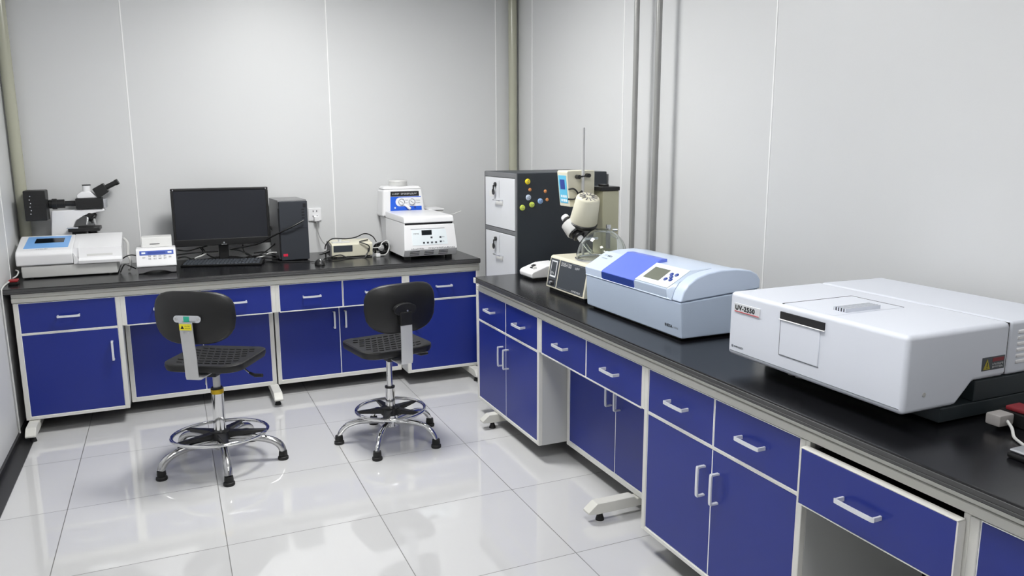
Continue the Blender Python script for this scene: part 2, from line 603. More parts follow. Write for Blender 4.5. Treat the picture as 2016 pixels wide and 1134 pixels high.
def cabinet(kind, label, loc, rz, W, nd, ndoor, group, hinge=None, recess=.14, D=.52, st=.022):
    t = empty('base_cabinet', label, 'cabinet', loc, rz, group)
    y0 = .0
    hz = (ZD + ZR) / 2
    if kind == 'full':
        b = MB()
        b.box(0, .018, y0 + .02, D, ZB, ZR + .002, .001, 1).box(W - .018, W, y0 + .02, D, ZB, ZR + .002, .001, 1)
        MB().box(.018, W - .018, y0 + .02, D, ZB + .001, ZB + .018).build('bottom_board', 'board_darkened', t, world=False)
        b.box(.018, W - .018, D - .01, D, ZB + .018, ZR)
        b.box(.018, W - .018, y0 + .02, D - .01, ZD - .02, ZD)
        b.build('carcass', 'side', t, world=False)
        f = MB()
        f.box(0, st, y0, y0 + .02, ZB, ZR, .0015, 1).box(W - st, W, y0, y0 + .02, ZB, ZR, .0015, 1)
        f.box(st, W - st, y0, y0 + .02, ZB, ZB + .016, .0015, 1)
        f.box(st, W - st, y0 + .002, y0 + .02, ZD - .008, ZD)
        f.build('face_frame', 'frame', t, world=False)
        w = (W - 2 * st) / nd
        for i in range(nd):
            xa, xb = st + i * w, st + (i + 1) * w
            front('drawer', t, xa + (.002 if i else 0), xb - (.002 if i < nd - 1 else 0), ZD, ZR - .001, y0 + .003, ((xa + xb) / 2, hz), False)
        w = (W - 2 * st) / ndoor
        for i in range(ndoor):
            xa, xb = st + i * w, st + (i + 1) * w
            right = (i == 0)
            if hinge == 'right':
                right = False
            hx = xb - .035 if right else xa + .035
            front('door', t, xa, xb, ZB + .016, ZD - .008, y0 + .003, (hx, .425), True)
    elif kind == 'recess':
        zl = ZB - .012
        b = MB()
        b.box(.004, W - .004, y0 + .02, D, ZD + .001, ZR + .002)
        b.build('drawer_box', 'side', t, world=False)
        f = MB()
        f.box(0, st, y0, y0 + .02, ZD, ZR, .0015, 1).box(W - st, W, y0, y0 + .02, ZD, ZR, .0015, 1)
        f.box(st, W - st, y0 + .002, y0 + .02, ZD - .004, ZD)
        f.build('face_frame', 'frame', t, world=False)
        w = (W - 2 * st) / nd
        for i in range(nd):
            xa, xb = st + i * w, st + (i + 1) * w
            front('drawer', t, xa + (.002 if i else 0), xb - (.002 if i < nd - 1 else 0), ZD, ZR - .001, y0 + .003, ((xa + xb) / 2, hz), False)
        r = recess
        b = MB()
        b.box(.004, .022, r + .02, D, zl, ZD - .006).box(W - .022, W - .004, r + .02, D, zl, ZD - .006)
        MB().box(.022, W - .022, r + .02, D, zl + .001, zl + .018).build('bottom_board', 'board_darkened', t, world=False)
        b.box(.022, W - .022, D - .01, D, zl + .018, ZD - .006)
        b.build('carcass', 'side', t, world=False)
        f = MB()
        f.box(.004, .026, r, r + .02, zl, ZD - .006, .0015, 1).box(W - .026, W - .004, r, r + .02, zl, ZD - .006, .0015, 1)
        f.box(.026, W - .026, r, r + .02, zl, zl + .024, .0015, 1)
        f.build('door_frame', 'frame', t, world=False)
        w = (W - .052) / ndoor
        for i in range(ndoor):
            xa, xb = .026 + i * w, .026 + (i + 1) * w
            hx = xb - .035 if i == 0 else xa + .035
            front('door', t, xa, xb, zl + .024, ZD - .008, r + .003, (hx, .45), True)
    elif kind == 'knee':
        b = MB()
        b.box(.02, W - .02, y0 + .03, D, ZD + .004, ZD + .016).box(.02, .032, y0 + .03, D, ZD + .016, ZR - .02).box(W - .032, W - .02, y0 + .03, D, ZD + .016, ZR - .02)
        b.box(.032, W - .032, D - .012, D, ZD + .016, ZR - .02)
        b.build('drawer_box', 'dark', t, world=False)
        for xa in (0, W - .016):
            MB().box(xa, xa + .016, y0, y0 + .02, ZD - .01, ZR + .002, .0015, 1).build('stile', 'frame', t, world=False)
        d = MB().box(.012, W - .012, -.026, -.004, ZD - .008, ZR - .014, .0015, 1).build('drawer', 'blue', t, world=False)
        e = MB()
        e.box(.009, W - .009, -.026, -.002, ZR - .014, ZR - .010, .001, 1).box(.008, .012, -.026, -.002, ZD - .008, ZR - .014).box(W - .012, W - .008, -.026, -.002, ZD - .008, ZR - .014)
        e.box(.009, W - .009, -.026, -.004, ZD - .011, ZD - .008)
        e.build('edge_band', 'frame', d, world=False)
        handle(d, W * .5 - .02, hz - .012, False, .115, -.026)
    return t

G1, G2 = 'blue cabinets of the back bench', 'blue cabinets of the right bench'
yf, xf = Y1 + .03, X2 + .03
xs1 = [-2.085, -1.588, -.776, .012, .508]
cabinet('full', 'blue cabinet with one drawer and one door at the left end of the back bench', (xs1[0], yf, 0), 0, xs1[1] - xs1[0], 1, 1, G1)
cabinet('recess', 'blue cabinet with set-back doors on the back bench behind the left chair', (xs1[1], yf, 0), 0, xs1[2] - xs1[1], 2, 2, G1)
cabinet('recess', 'blue cabinet with set-back doors on the back bench below the computer tower', (xs1[2], yf, 0), 0, xs1[3] - xs1[2], 2, 2, G1)
cabinet('full', 'blue cabinet with one drawer and one door at the right end of the back bench', (xs1[3], yf, 0), 0, xs1[4] - xs1[3], 1, 1, G1, hinge='right')
ys2 = [1.03, .219, -.672, -1.460, -1.942, -2.75]
cabinet('full', 'blue two-door cabinet at the far end of the right bench', (xf, ys2[0] - .005, 0), -PI / 2, ys2[0] - .005 - ys2[1], 2, 2, G2)
cabinet('recess', 'blue cabinet with set-back doors on the right bench below the pale blue instrument', (xf, ys2[1], 0), -PI / 2, ys2[1] - ys2[2], 2, 2, G2, recess=.15)
cabinet('full', 'large blue cabinet with two doors in the near foreground, left of the open knee space', (xf, ys2[2], 0), -PI / 2, ys2[2] - ys2[3], 2, 2, G2)
cabinet('knee', 'wide blue drawer slightly ajar over the open knee space', (xf, ys2[3], 0), -PI / 2, ys2[3] - ys2[4], 1, 0, G2)
cabinet('full', 'blue cabinet cut off by the bottom right corner of the photo', (xf, ys2[4], 0), -PI / 2, ys2[4] - ys2[5], 2, 2, G2)

def bench_frame(label, loc, rz, L, feet, depth, ext=(0, 0, 0, 0)):
    # steel frame in local coordinates: x along the front, y into the bench
    t = empty('bench_frame', label, 'bench frame', loc, rz)
    r = MB()
    r.box(-.004, L, -.001, .04, .7205, .745, .002, 1).box(-.004, L, .002, .04, .7455, TOP - TH - .0005, .002, 1)
    r.build('front_rail', 'rail', t, world=False)
    MB().box(.12, L, depth - .06, depth - .02, .7205, TOP - TH - .0005, .002, 1).build('back_rail', 'rail', t, world=False)
    for fx, ex in zip(feet, ext):
        fm = MB()
        prof = [(-.086 - ex, .040), (-.088 - ex, .050), (-.048 - ex, .082), (.128, .082), (.14, .070), (depth - .03, .070), (depth - .03, .036), (-.05 - ex, .036)]
        fm.prism(prof, 'x', fx - .025, fx + .025, .004)
        fo = fm.build('foot', 'rail', t, world=False)
        MB().box(fx - .025, fx + .025, depth - .10, depth - .06, .0705, .72, .003).build('post', 'rail', t, world=False)
        for yy in (-.022 - ex, depth - .08):
            MB().lathe([(.018, 0), (.018, .004), (.010, .03), (.006, .031), (.006, .037)], (fx, yy, 0), seg=16).build('levelling_foot', 'rubber', fo, world=False)
    return t
bench_frame('grey steel frame under the back bench', (xs1[0], yf, 0), 0, xs1[4] - xs1[0], (.035, 1.285, 2.556 - .02), .70, (.075, .0, .045))
bench_frame('grey steel frame under the right bench', (xf, ys2[0] - .005, 0), -PI / 2, ys2[0] - ys2[5], (.272, 1.43, 2.35, 3.6), .70)

def worktop(label, x0, x1, y0, y1, loc, notch=None, edge='x'):
    poly = [(x0, y0), (x1, y0), (x1, y1)] + ([(notch[0], y1), (notch[0], notch[1]), (x0, notch[1])] if notch else [(x0, y1)])
    b = MB().prism(poly, 'z', TOP - TH, TOP, .005, 2)
    o = solo(b, 'worktop', 'top', label, 'worktop', loc)
    e = MB()
    if edge == 'y':
        e.box(x0 + .002, x1 - .002, y0 - .0012, y0 + .002, TOP - TH + .004, TOP - .0185, .0008, 1).box(x0 + .002, x1 - .002, y0 - .0012, y0 + .002, TOP - .0175, TOP - .005, .0008, 1)
    else:
        e.box(x0 - .0012, x0 + .002, y0 + .002, y1 - .002, TOP - TH + .004, TOP - .0185, .0008, 1).box(x0 - .0012, x0 + .002, y0 + .002, y1 - .002, TOP - .0175, TOP - .005, .0008, 1)
    e.build('front_edge', 'top_edge', o)
    return o
worktop('long black worktop along the back wall', -2.122, .505, Y1, 2.388, (-.8, 2.0, TOP - TH), (-2.052, 2.308), 'y')
w2 = worktop('black worktop along the right wall', X2, .965, -2.8, .985, (.58, -.9, TOP - TH))
MB().box(X2 - .004, X2 + .03, .955, .989, TOP - TH - .004, TOP - .004, .004).build('corner_guard', 'frame', w2)

# ================================================================== CHAIRS
def lab_chair(label, loc, heading, base_ang, base_r, chrome, ring_r, ring_z, ring_tilt, seat_z, col_z, rod_r, back):
    # local: +y is where the sitter looks, x to the sitter's right
    t = empty('lab_chair', label, 'chair', loc, -heading, group='lab chairs')
    hm = 'chrome' if chrome else 'cast'
    off = heading
    # star base
    for k in range(5):
        a = base_ang + k * 2 * PI / 5 + heading       # world angle -> local
        c, s = math.cos(a), math.sin(a)
        R = base_r
        if chrome:
            pr = [(.02, .105), (.10, .112), (.17, .112), (.225, .095), (.255, .065), (R, .042)]
            rad = [.015, .015, .0145, .014, .0135, .012]
        else:
            pr = [(.02, .115), (.10, .122), (.18, .116), (.24, .100), (.275, .075), (R, .045)]
            rad = [.021, .019, .017, .018, .0185, .018]
        n = 5
        sp = spline([(r * c, r * s, z) for r, z in pr], n)
        rr = []
        for i in range(len(rad) - 1):
            rr += [rad[i] + (rad[i + 1] - rad[i]) * j / n for j in range(n)]
        rr.append(rad[-1])
        leg = MB().tube(sp, rr, 12, flat=None).build('leg', hm, t, world=False)
        MB().lathe([(.024, 0), (.026, .004), (.025, .014), (.019, .018), (.021, .024), (.019, .044), (.006, .046)], (R * c, R * s, 0), seg=20).build('foot_pad', 'rubber', leg, world=False)
    MB().lathe([(.032, .075), (.036, .08), (.036, .14), (.030, .145)], seg=24).build('hub', hm, t, world=False)
    # column
    col = MB().lathe([(.0285 if not chrome else .0245, .14), (.0285 if not chrome else .0245, col_z)], seg=24).build('column_sleeve', 'chrome', t, world=False)
    if not chrome:
        MB().lathe([(.0295, col_z - .022), (.0295, col_z)], seg=24).build('collar', 'gold', col, world=False)
    MB().lathe([(.026, col_z), (.026, col_z + .008), (rod_r, col_z + .009)], seg=20).build('gas_seal', 'black_pl', t, world=False)
    MB().lathe([(rod_r, col_z + .008), (rod_r, seat_z - .075), (rod_r + .004, seat_z - .07), (rod_r + .004, seat_z - .045)], seg=20).build('gas_rod', 'steel' if not chrome else 'chrome', t, world=False)
    # foot ring with five-spoked bracket
    tx, ty = ring_tilt
    def rz(x, y):
        return ring_z + tx * x + ty * y
    ring = MB().tube([(ring_r * math.cos(2 * PI * k / 48), ring_r * math.sin(2 * PI * k / 48), rz(ring_r * math.cos(2 * PI * k / 48), ring_r * math.sin(2 * PI * k / 48))) for k in range(48)], .0088, 10, closed=True).build('foot_ring', 'chrome', t, world=False)
    br = MB().lathe([(.030, ring_z - .028), (.050, ring_z - .024), (.048, ring_z + .012), (.031, ring_z + .02)], seg=24)
    for k in range(5):
        a = base_ang + .05 + k * 2 * PI / 5 + heading
        c, s = math.cos(a), math.sin(a)
        r1 = ring_r - .004
        z1 = rz(r1 * c, r1 * s)
        w0, w1 = .022, .008
        v = []
        for (r, w, zz, th) in ((.03, w0, ring_z, .014), (r1, w1, z1, .006)):
            for sx, sz in ((-1, -1), (1, -1), (1, 1), (-1, 1)):
                v.append((r * c - s * w * sx, r * s + c * w * sx, zz + th * sz - .004))
        br.hexa([v[0], v[1], v[2], v[3], v[4], v[5], v[6], v[7]], .002, 1)
    br.build('ring_bracket', 'black_pl', ring, world=False)
    # seat: rounded square pad, waterfall front, raised tread bars
    sw, sd, cr = .19, .185, .075
    pl = []
    for cx, cy, a0 in ((sw - cr, sd - cr, 0), (-(sw - cr), sd - cr, 90), (-(sw - cr), -(sd - cr), 180), (sw - cr, -(sd - cr), 270)):
        for k in range(7):
            a = math.radians(a0 + 15 * k)
            pl.append((cx + cr * math.cos(a), cy + cr * math.sin(a) + .02))
    sm = MB()
    tb = bmesh.new()
    layers = [(.90, -.036), (.975, -.030), (1.0, -.014), (.995, -.004), (.965, 0.0), (.80, -.003), (.4, -.006)]
    rings = []
    for f, dz in layers:
        rings.append([tb.verts.new((x * f, (y - .02) * f + .02, seat_z + dz + (.012 * max(0, abs(x) / sw - .5) if dz > -.01 else 0) * f)) for x, y in pl])
    tb.faces.new(rings[0])
    for A, B in zip(rings, rings[1:]):
        for q in range(len(pl)):
            q2 = (q + 1) % len(pl)
            tb.faces.new((A[q], A[q2], B[q2], B[q]))
    tb.faces.new(rings[-1])
    bmesh.ops.recalc_face_normals(tb, faces=tb.faces)
    bvh = BVHTree.FromBMesh(tb)
    sm._merge(tb)
    for i in range(-4, 5):
        for j in range(-3, 4):
            x = i * .034 + (.017 if j % 2 else 0)
            y = j * .042 + .02
            if abs(x) < .15 and abs(y - .02) < .15:
                hz_ = []
                for xx in (x - .013, x + .013):
                    h_ = bvh.ray_cast(Vector((xx, y, seat_z + .1)), Vector((0, 0, -1)))[0]
                    hz_.append(h_.z if h_ else seat_z)
                a_, b_ = hz_
                sm.hexa([(x - .013, y - .003, a_ - .004), (x + .013, y - .003, b_ - .004), (x + .013, y + .003, b_ - .004), (x - .013, y + .003, a_ - .004),
                         (x - .012, y - .0018, a_ + .0032), (x + .012, y - .0018, b_ + .0032), (x + .012, y + .0018, b_ + .0032), (x - .012, y + .0018, a_ + .0032)])
    sm.build('seat', 'foam', t, world=False)
    MB().box(-.09, .09, -.10, .11, seat_z - .05, seat_z - .035, .004).box(-.045, .045, -.09, .05, seat_z - .075, seat_z - .05, .006).build('mechanism', 'black_pl', t, world=False)
    # steel back bar: flat strap forward to the mechanism, up behind the seat
    by, z0, z1 = -.215, seat_z - .052 if not chrome else seat_z - .062, back['bar_top']
    ly = back['lean']
    pts = [(0, -.03, z0 + .012), (0, -.07, z0 + .012), (0, -.10, z0), (0, by + .022, z0), (0, by + .006, z0 + .004), (0, by, z0 + .02), (0, by - .002, z0 + .10), (0, by - .002 + ly * .4, z0 + (z1 - z0) * .62), (0, by + ly, z1)]
    bar = MB().strap(pts, .060, .005, (1, 0, 0)).build('back_bar', 'steel' if not chrome else 'bright_steel', t, world=False)
    # backrest: curved shell
    bw, bh, zc = .192, back['h'] / 2, back['zc']
    yb = by + ly + .035
    tb = bmesh.new()
    N = 28
    front_l, back_l = [], []
    def outline(k, f):
        a = 2 * PI * k / N
        ca, sa = math.cos(a), math.sin(a)
        e = 2.0 / 3.4
        x = math.copysign(abs(ca) ** e, ca) * bw * f
        z = math.copysign(abs(sa) ** e, sa) * bh * f
        if z < 0:
            x *= 1 - .16 * (abs(z) / bh) ** 2
        return x, z
    prof = [(.0, -.012), (.5, -.012), (.93, -.010), (.985, -.004), (1.0, .004), (.985, .014), (.93, .020), (.5, .018), (.0, .018)]
    rings = []
    for f, dy in prof:
        if f == 0:
            rings.append([tb.verts.new((0, yb + dy, zc))])
            continue
        rg = []
        for k in range(N):
            x, z = outline(k, f)
            rg.append(tb.verts.new((x + back.get('dx', 0), yb + dy + 1.35 * x * x + .10 * (z / bh) ** 2 * .1, zc + z)))
        rings.append(rg)
    for A, B in zip(rings, rings[1:]):
        for k in range(N):
            k2 = (k + 1) % N
            if len(A) == 1:
                tb.faces.new((A[0], B[k2], B[k]))
            elif len(B) == 1:
                tb.faces.new((A[k], A[k2], B[0]))
            else:
                tb.faces.new((A[k], A[k2], B[k2], B[k]))
    bmesh.ops.recalc_face_normals(tb, faces=tb.faces)
    bk = MB()
    bk._merge(tb)
    bo = bk.build('backrest', 'foam', t, world=False)
    yy = yb - .018
    if not chrome:
        # steel cross plate with two screws and stickers
        zt = z1 + .012
        pl = []
        for cx, a0 in ((.048, -90), (-.048, 90)):
            for k in range(9):
                a = math.radians(a0 + 22.5 * k)
                pl.append((cx + .016 * math.cos(a), zt + .016 * math.sin(a)))
        pt = MB().prism(pl, 'y', yy - .002, yy + .004).build('cross_plate', 'alu', bar, world=False)
        for sx in (-1, 1):
            MB().cyl((sx * .05, yy - .005, zt), (sx * .05, yy - .001, zt), .006, seg=12).build('screw', 'steel', pt, world=False)
        MB().box(-.016, .010, yy - .0034, yy - .002, zt - .012, zt + .012).build('sticker', 'green', pt, world=False, label='green sticker')
        yl = by + ly - .0032
        st = MB().box(-.028, .028, yl - .001, yl + .0005, z1 - .034, z1 - .006).build('sticker', 'yellow', bar, world=False, label='yellow antistatic sticker')
        sg = MB().prism([(-.022, z1 - .028), (-.006, z1 - .028), (-.014, z1 - .012)], 'y', yl - .0018, yl - .001)
        sg.marks((-.002, yl - .0008, z1 - .018), (1, 0, 0), (0, 0, 1), 5, .024, .005).marks((-.002, yl - .0008, z1 - .027), (1, 0, 0), (0, 0, 1), 6, .026, .004)
        sg.build('sticker_print', 'ink', st, world=False)
        for sx in (-1, 1):
            MB().cyl((sx * .013, yl - .003, z1 - .046), (sx * .013, yl, z1 - .046), .005, seg=12).build('screw', 'steel', bar, world=False)
        MB().tube([(-.02, -.05, seat_z - .05), (-.022, -.06, seat_z - .12)], .003, 8).build('adjuster_pin', 'steel', t, world=False)
    else:
        # black moulded bracket over the top of the bar
        bb = MB().box(-.033, .033, yy - .026, yy + .012, z1 - .012, z1 + .055, .006)
        pl = [(.062 * math.cos(2 * PI * k / 20), z1 + .065 + .032 * math.sin(2 * PI * k / 20)) for k in range(20)]
        bb.prism(pl, 'y', yy - .018, yy + .012, .006)
        bo2 = bb.build('back_bracket', 'black_pl', bo, world=False)
        MB().cyl((.008, yy - .021, z1 + .06), (.008, yy - .017, z1 + .06), .0045, seg=10).build('screw', 'alu', bo2, world=False)
    # height lever
    lv = MB().tube([(.04, .02, seat_z - .055), (.13, .02, seat_z - .058), (.165, .015, seat_z - .082)], .0042, 8).build('lever', 'chrome', t, world=False)
    MB().tube([(.160, .016, seat_z - .080), (.19, .012, seat_z - .090), (.228, .008, seat_z - .088)], [.006, .009, .008], 10).build('lever_grip', 'black_pl', lv, world=False)
    return t

lab_chair('black lab chair on the left, grey steel back bar with a yellow sticker', (-1.162, .862, 0), math.radians(30), math.radians(56), .288, False, .220, .152, (.035, -.06), .532, .375, .017,
          dict(bar_top=.752, lean=-.02, h=.245, zc=.762))
lab_chair('black lab chair on the right, plain bright back bar and low chrome foot ring', (-.331, .812, 0), math.radians(-10), math.radians(24), .268, True, .176, .168, (.0, 0.0), .520, .285, .0155,
          dict(bar_top=.668, lean=.0, h=.250, zc=.732, dx=.012))

# ================================================================== FILING CABINET
t = empty('filing_cabinet', 'tall charcoal four-drawer filing cabinet with pale grey drawer fronts in the far right corner', 'filing cabinet', (.79, 1.293, 0))
x0, x1, y0, y1, zt = .498, 1.086, 1.05, 1.537, 1.36
b = MB()
b.box(x0 + .004, x1, y0, y0 + .012, .03, zt, .003, 1).box(x0 + .004, x1, y1 - .012, y1, .03, zt, .003, 1).box(x0 + .004, x1, y0 + .012, y1 - .012, zt - .012, zt, .003, 1)
b.box(x1 - .012, x1, y0 + .012, y1 - .012, .03, zt - .012).box(x0 + .004, x1 - .012, y0 + .012, y1 - .012, .03, .05)
b.box(x0 + .03, x1 - .03, y0 + .02, y1 - .02, 0, .03)
b.build('shell', 'cab', t)
f = MB()
f.box(x0, x0 + .02, y0 + .001, y0 + .019, .03, zt - .002, .002, 1).box(x0, x0 + .02, y1 - .019, y1 - .001, .03, zt - .002, .002, 1)
zs = [1.330, 1.003, .676, .349, .03]
for q in range(5):
    za = zs[q]
    f.box(x0, x0 + .02, y0 + .019, y1 - .019, za, (zt - .002) if q == 0 else za + .024, .002, 1)
f.build('face_frame', 'cabrail', t)
for q in range(4):
    za, zb_ = zs[q + 1] + .024, zs[q]
    d = MB().box(x0 - .002, x0 + .03, y0 + .022, y1 - .022, za + .003, zb_ - .003, .003).build('drawer', 'drawer', t)
    yc = (y0 + y1) / 2
    zh = zb_ - .135
    MB().tube([(x0, yc - .05, zh), (x0 - .022, yc - .05, zh), (x0 - .024, yc - .046, zh), (x0 - .024, yc + .046, zh), (x0 - .022, yc + .05, zh), (x0, yc + .05, zh)], .0045, 8).build('handle', 'alu', d)
    MB().box(x0 - .0035, x0 - .001, yc - .052, yc + .052, zh - .030, zh - .008, .001, 1).build('handle_recess', 'offwhite', d)
    lk = MB().cyl((x0 - .012, yc + .055, zb_ - .045), (x0 - .001, yc + .055, zb_ - .045), .013, seg=16).build('lock', 'black_pl', d)
    MB().box(x0 - .022, x0 - .014, yc + .052, yc + .058, zb_ - .088, zb_ - .048, .002).cyl((x0 - .020, yc + .058, zb_ - .088), (x0 - .016, yc + .058, zb_ - .088), .018, seg=14).build('key', 'black_pl', lk)
    MB().box(x0 - .0028, x0 - .001, yc + .085, yc + .155, zb_ - .12, zb_ - .085, .0006, 1).build('label_holder', 'offwhite', d)
    MB().box(x0 - .0026, x0 - .0012, yc + .002, yc + .004, zh + .012, zb_ - .02).build('groove', 'grey_pl', d)

MAG = [(.5665, 1.312, .0165, 'magnet_y', 'yellow', 'round yellow magnet, topmost on the side of the filing cabinet', .010),
       (.581, 1.266, .010, 'magnet_o', 'orange', 'small orange magnet just below the yellow one on the filing cabinet', .006),
       (.571, 1.222, .0165, 'magnet_s', 'silver', 'round silver-grey magnet on the side of the filing cabinet', .010),
       (.593, 1.181, .0165, 'magnet_g', 'lime', 'round lime magnet below and right of the silver-grey one', .010),
       (.5335, 1.165, .0165, 'magnet_g', 'lime', 'round lime magnet nearest the front edge of the filing cabinet', .010),
       (.646, 1.199, .0165, 'magnet_b', 'blue', 'round pale blue magnet on the side of the filing cabinet', .010),
       (.6785, 1.254, .010, 'magnet_o', 'orange', 'small orange magnet, upper of the two on the right of the group', .006),
       (.690, 1.206, .010, 'magnet_o', 'orange', 'small orange magnet, lower of the two beside the pale blue one', .006)]
for mx, mz, r, mm, cn, lb, th in MAG:
    yq = y0 - .0005
    o = solo(MB().lathe([(r * .9, 0), (r, .002), (r * .96, th * .5), (r * .6, th * .8), (0, th * .85)], (mx, yq, mz), (0, -1, 0), 20), 'magnet', mm, lb, 'magnet', (mx, yq, mz), 'round magnets on the filing cabinet')
    if r > .012:
        pr = MB()
        for a in range(3):
            an = a * 2.1 + mx * 50
            c_, s_ = math.cos(an) * r * .38, math.sin(an) * r * .38
            pr.cyl((mx + c_, yq - th * .84, mz + s_), (mx + c_, yq - th * .72, mz + s_), r * .16, seg=8)
        pr.build('print', 'grey_ink', o)

def lead(pts, r, m, label, name='cable', cat='cable', group=None, n=7):
    loc = Vector(pts[0])
    for p in pts:
        if p[2] < loc.z:
            loc = Vector(p)
    loc.z -= r
    return solo(MB().tube(spline(pts, n), r, 8), name, m, label, cat, loc, group)

# ================================================================== BACK BENCH, LEFT TO RIGHT
T8 = TOP + .0005
# --- plate reader
t = empty('plate_reader', 'wide white instrument with light blue panel and slot display, left end of back bench', 'lab instrument', (-1.835, 2.06, TOP))
MB().prism([(1.945, .806), (1.938, .872), (2.19, .872), (2.19, .806)], 'x', -2.072, -1.600, .008).build('base', 'offwhite', t)
for fx in (-2.03, -1.64):
    for fy in (1.97, 2.16):
        MB().cyl((fx, fy, T8), (fx, fy, .808), .014, seg=14).build('rubber_foot', 'rubber', t)
MB().prism([(1.932, .874), (1.930, .935), (1.950, .954), (2.185, 1.0125), (2.195, 1.0125), (2.195, .874)], 'x', -2.092, -1.815, .014, 3).build('housing', 'white', t)
lid = MB()
lid.prism([(1.924, .8735), (1.922, .889), (1.930, .896), (1.951, .903), (1.963, .955), (2.10, .989), (2.185, 1.014), (2.195, 1.014), (2.195, .8735)], 'x', -1.790, -1.572)
lid.prism([(-1.8149, .8735), (-1.8149, .936), (-1.79, .892), (-1.7901, .8735)], 'y', 1.931, 2.19)
lid.prism([(1.966, .8735), (1.966, .9585), (2.10, .9885), (2.185, 1.0135), (2.194, 1.0135), (2.194, .8735)], 'x', -1.8149, -1.7901)
l = lid.build('plate_cover', 'white', t)
MB().quad((-1.75, 1.9530, .910), (-1.62, 1.9530, .910), (-1.62, 1.9558, .922), (-1.75, 1.9558, .922)).build('cover_grip', 'offwhite', l)
def slope(x, y, dz=.0):
    return (x, y, .954 + (y - 1.95) * .248 + dz)
pn = MB().quad(slope(-2.058, 1.99), slope(-1.842, 1.99), slope(-1.835, 2.17), slope(-2.050, 2.17), .0012).build('control_panel', 'lightblue_pl', t)
MB().quad(slope(-2.012, 2.065, .001), slope(-1.868, 2.065, .001), slope(-1.866, 2.135, .001), slope(-2.008, 2.135, .001), .0014).build('display', 'display', pn)
MB().marks(slope(-1.995, 1.967, .0008), (1, 0, 0), (0, 1, .25), 6, .06, .011).build('lettering', 'grey_ink', t)

# --- clear plastic tubing beside the reader
solo(MB().tube(spline([(-1.565, 2.15, .98), (-1.545, 2.12, .95), (-1.548, 2.10, .89), (-1.535, 2.06, .85), (-1.545, 2.0, .812)], 6), .008, 8), 'plastic_tube', 'white_cable',
     'short whitish tube hanging beside the white plate instrument', 'tube', (-1.545, 2.05, TOP))

# --- microscope
t = empty('microscope', 'white and black upright microscope in the left corner, behind the white plate instrument', 'microscope', (-1.79, 2.285, TOP))
ym = 2.285
ya, yb_ = ym - .035, ym + .035
KX = 0.0
st = MB()
st.prism([(-1.962, .845), (-1.935, 1.150), (-1.66, 1.154), (-1.655, 1.138), (-1.70, 1.132), (-1.765, 1.118), (-1.815, 1.085), (-1.835, 1.04), (-1.84, .98), (-1.84, .845)], 'y', ya, yb_, .008)
st.build('stand', 'white', t)
MB().prism([(-1.97, .801), (-1.97, .835), (-1.94, .846), (-1.64, .846), (-1.60, .83), (-1.60, .801)], 'y', ym - .085, ym + .085, .012).build('base', 'white', t)
lh = MB().box(-2.058, -1.948, ym - .105, ym + .02, 1.100, 1.272, .006).build('lamp_housing', 'black_pl', t)
v = MB()
for q in range(7):
    v.box(-2.015, -1.965, ym - .1065, ym - .1045, 1.135 + q * .018, 1.137 + q * .018)
v.build('vent', 'ink', lh)
dt = MB()
for q in range(6):
    dt.cyl((-2.028 + (q % 2) * .004, ym - .107, 1.14 + q * .02), (-2.028 + (q % 2) * .004, ym - .104, 1.14 + q * .02), .0032, seg=8)
dt.build('screw', 'alu', lh)
MB().cyl((-1.946, ym, 1.187), (-1.865, ym, 1.187), .026, seg=20, bev=.003).cyl((-1.93, ym, 1.187), (-1.905, ym, 1.187), .031, seg=20, bev=.002).cyl((-1.865, ym, 1.187), (-1.80, ym, 1.187), .016, seg=16).build('lamp_tube', 'black_pl', t)
MB().box(-1.806, -1.664, ym - .045, ym + .045, 1.155, 1.217, .004).build('illuminator', 'black_pl', t)
MB().box(-1.6635, -1.642, ym - .03, ym + .03, 1.160, 1.212, .003).build('slider', 'alu', t)
hd = MB().prism([(-1.797, 1.2175), (-1.797, 1.238), (-1.772, 1.256), (-1.722, 1.256), (-1.685, 1.2175)], 'y', ym - .035, ym + .035, .006)
hd.cyl((-1.744, ym, 1.254), (-1.744, ym, 1.290), .0225, seg=24)
hdo = hd.build('trinocular_head', 'white', t)
MB().cyl((-1.744, ym, 1.2902), (-1.744, ym, 1.296), .0235, seg=24).build('port_cap', 'black_pl', hdo)
eb = MB().prism([(-1.713, 1.270), (-1.655, 1.303), (-1.626, 1.252), (-1.684, 1.213)], 'y', ym - .045, ym + .045, .004).build('binocular_body', 'black_pl', t)
for yy in (ym - .028, ym + .028):
    MB().cyl((-1.645, yy, 1.275), (-1.585, yy, 1.305), .0145, seg=18, bev=.002).cyl((-1.590, yy, 1.3025), (-1.573, yy, 1.311), .0165, seg=18, bev=.002).build('eyepiece', 'black_pl', eb)
ns = MB().cyl((-1.735, ym, 1.13), (-1.745, ym, 1.105), .036, seg=24, bev=.003).cyl((-1.742, ym, 1.112), (-1.722, ym, 1.098), .03, seg=24).build('nosepiece', 'black_pl', t)
for dx, dy, tl in ((-.012, -.018, .045), (.016, -.006, .05), (.004, .02, .04)):
    c0 = Vector((-1.740 + dx, ym + dy, 1.105))
    c1 = c0 + Vector((dx * .6, dy * .6, -tl))
    MB().cyl(c0, c1, .0095, .0075, seg=14, bev=.001).build('objective', 'chrome', ns)
MB().box(-1.855, -1.690, ym - .085, ym + .085, 1.026, 1.046, .003).build('stage', 'black_pl', t)
MB().box(-1.84, -1.77, ym - .04, ym + .04, .99, 1.026, .004).build('stage_bracket', 'black_pl', t)
MB().cyl((-1.735, ym, .96), (-1.735, ym, 1.02), .024, seg=18).build('condenser', 'black_pl', t)
MB().box(-1.86, -1.80, ym - .095, ym - .07, 1.046, 1.054, .002).build('slide_clip', 'alu', t)
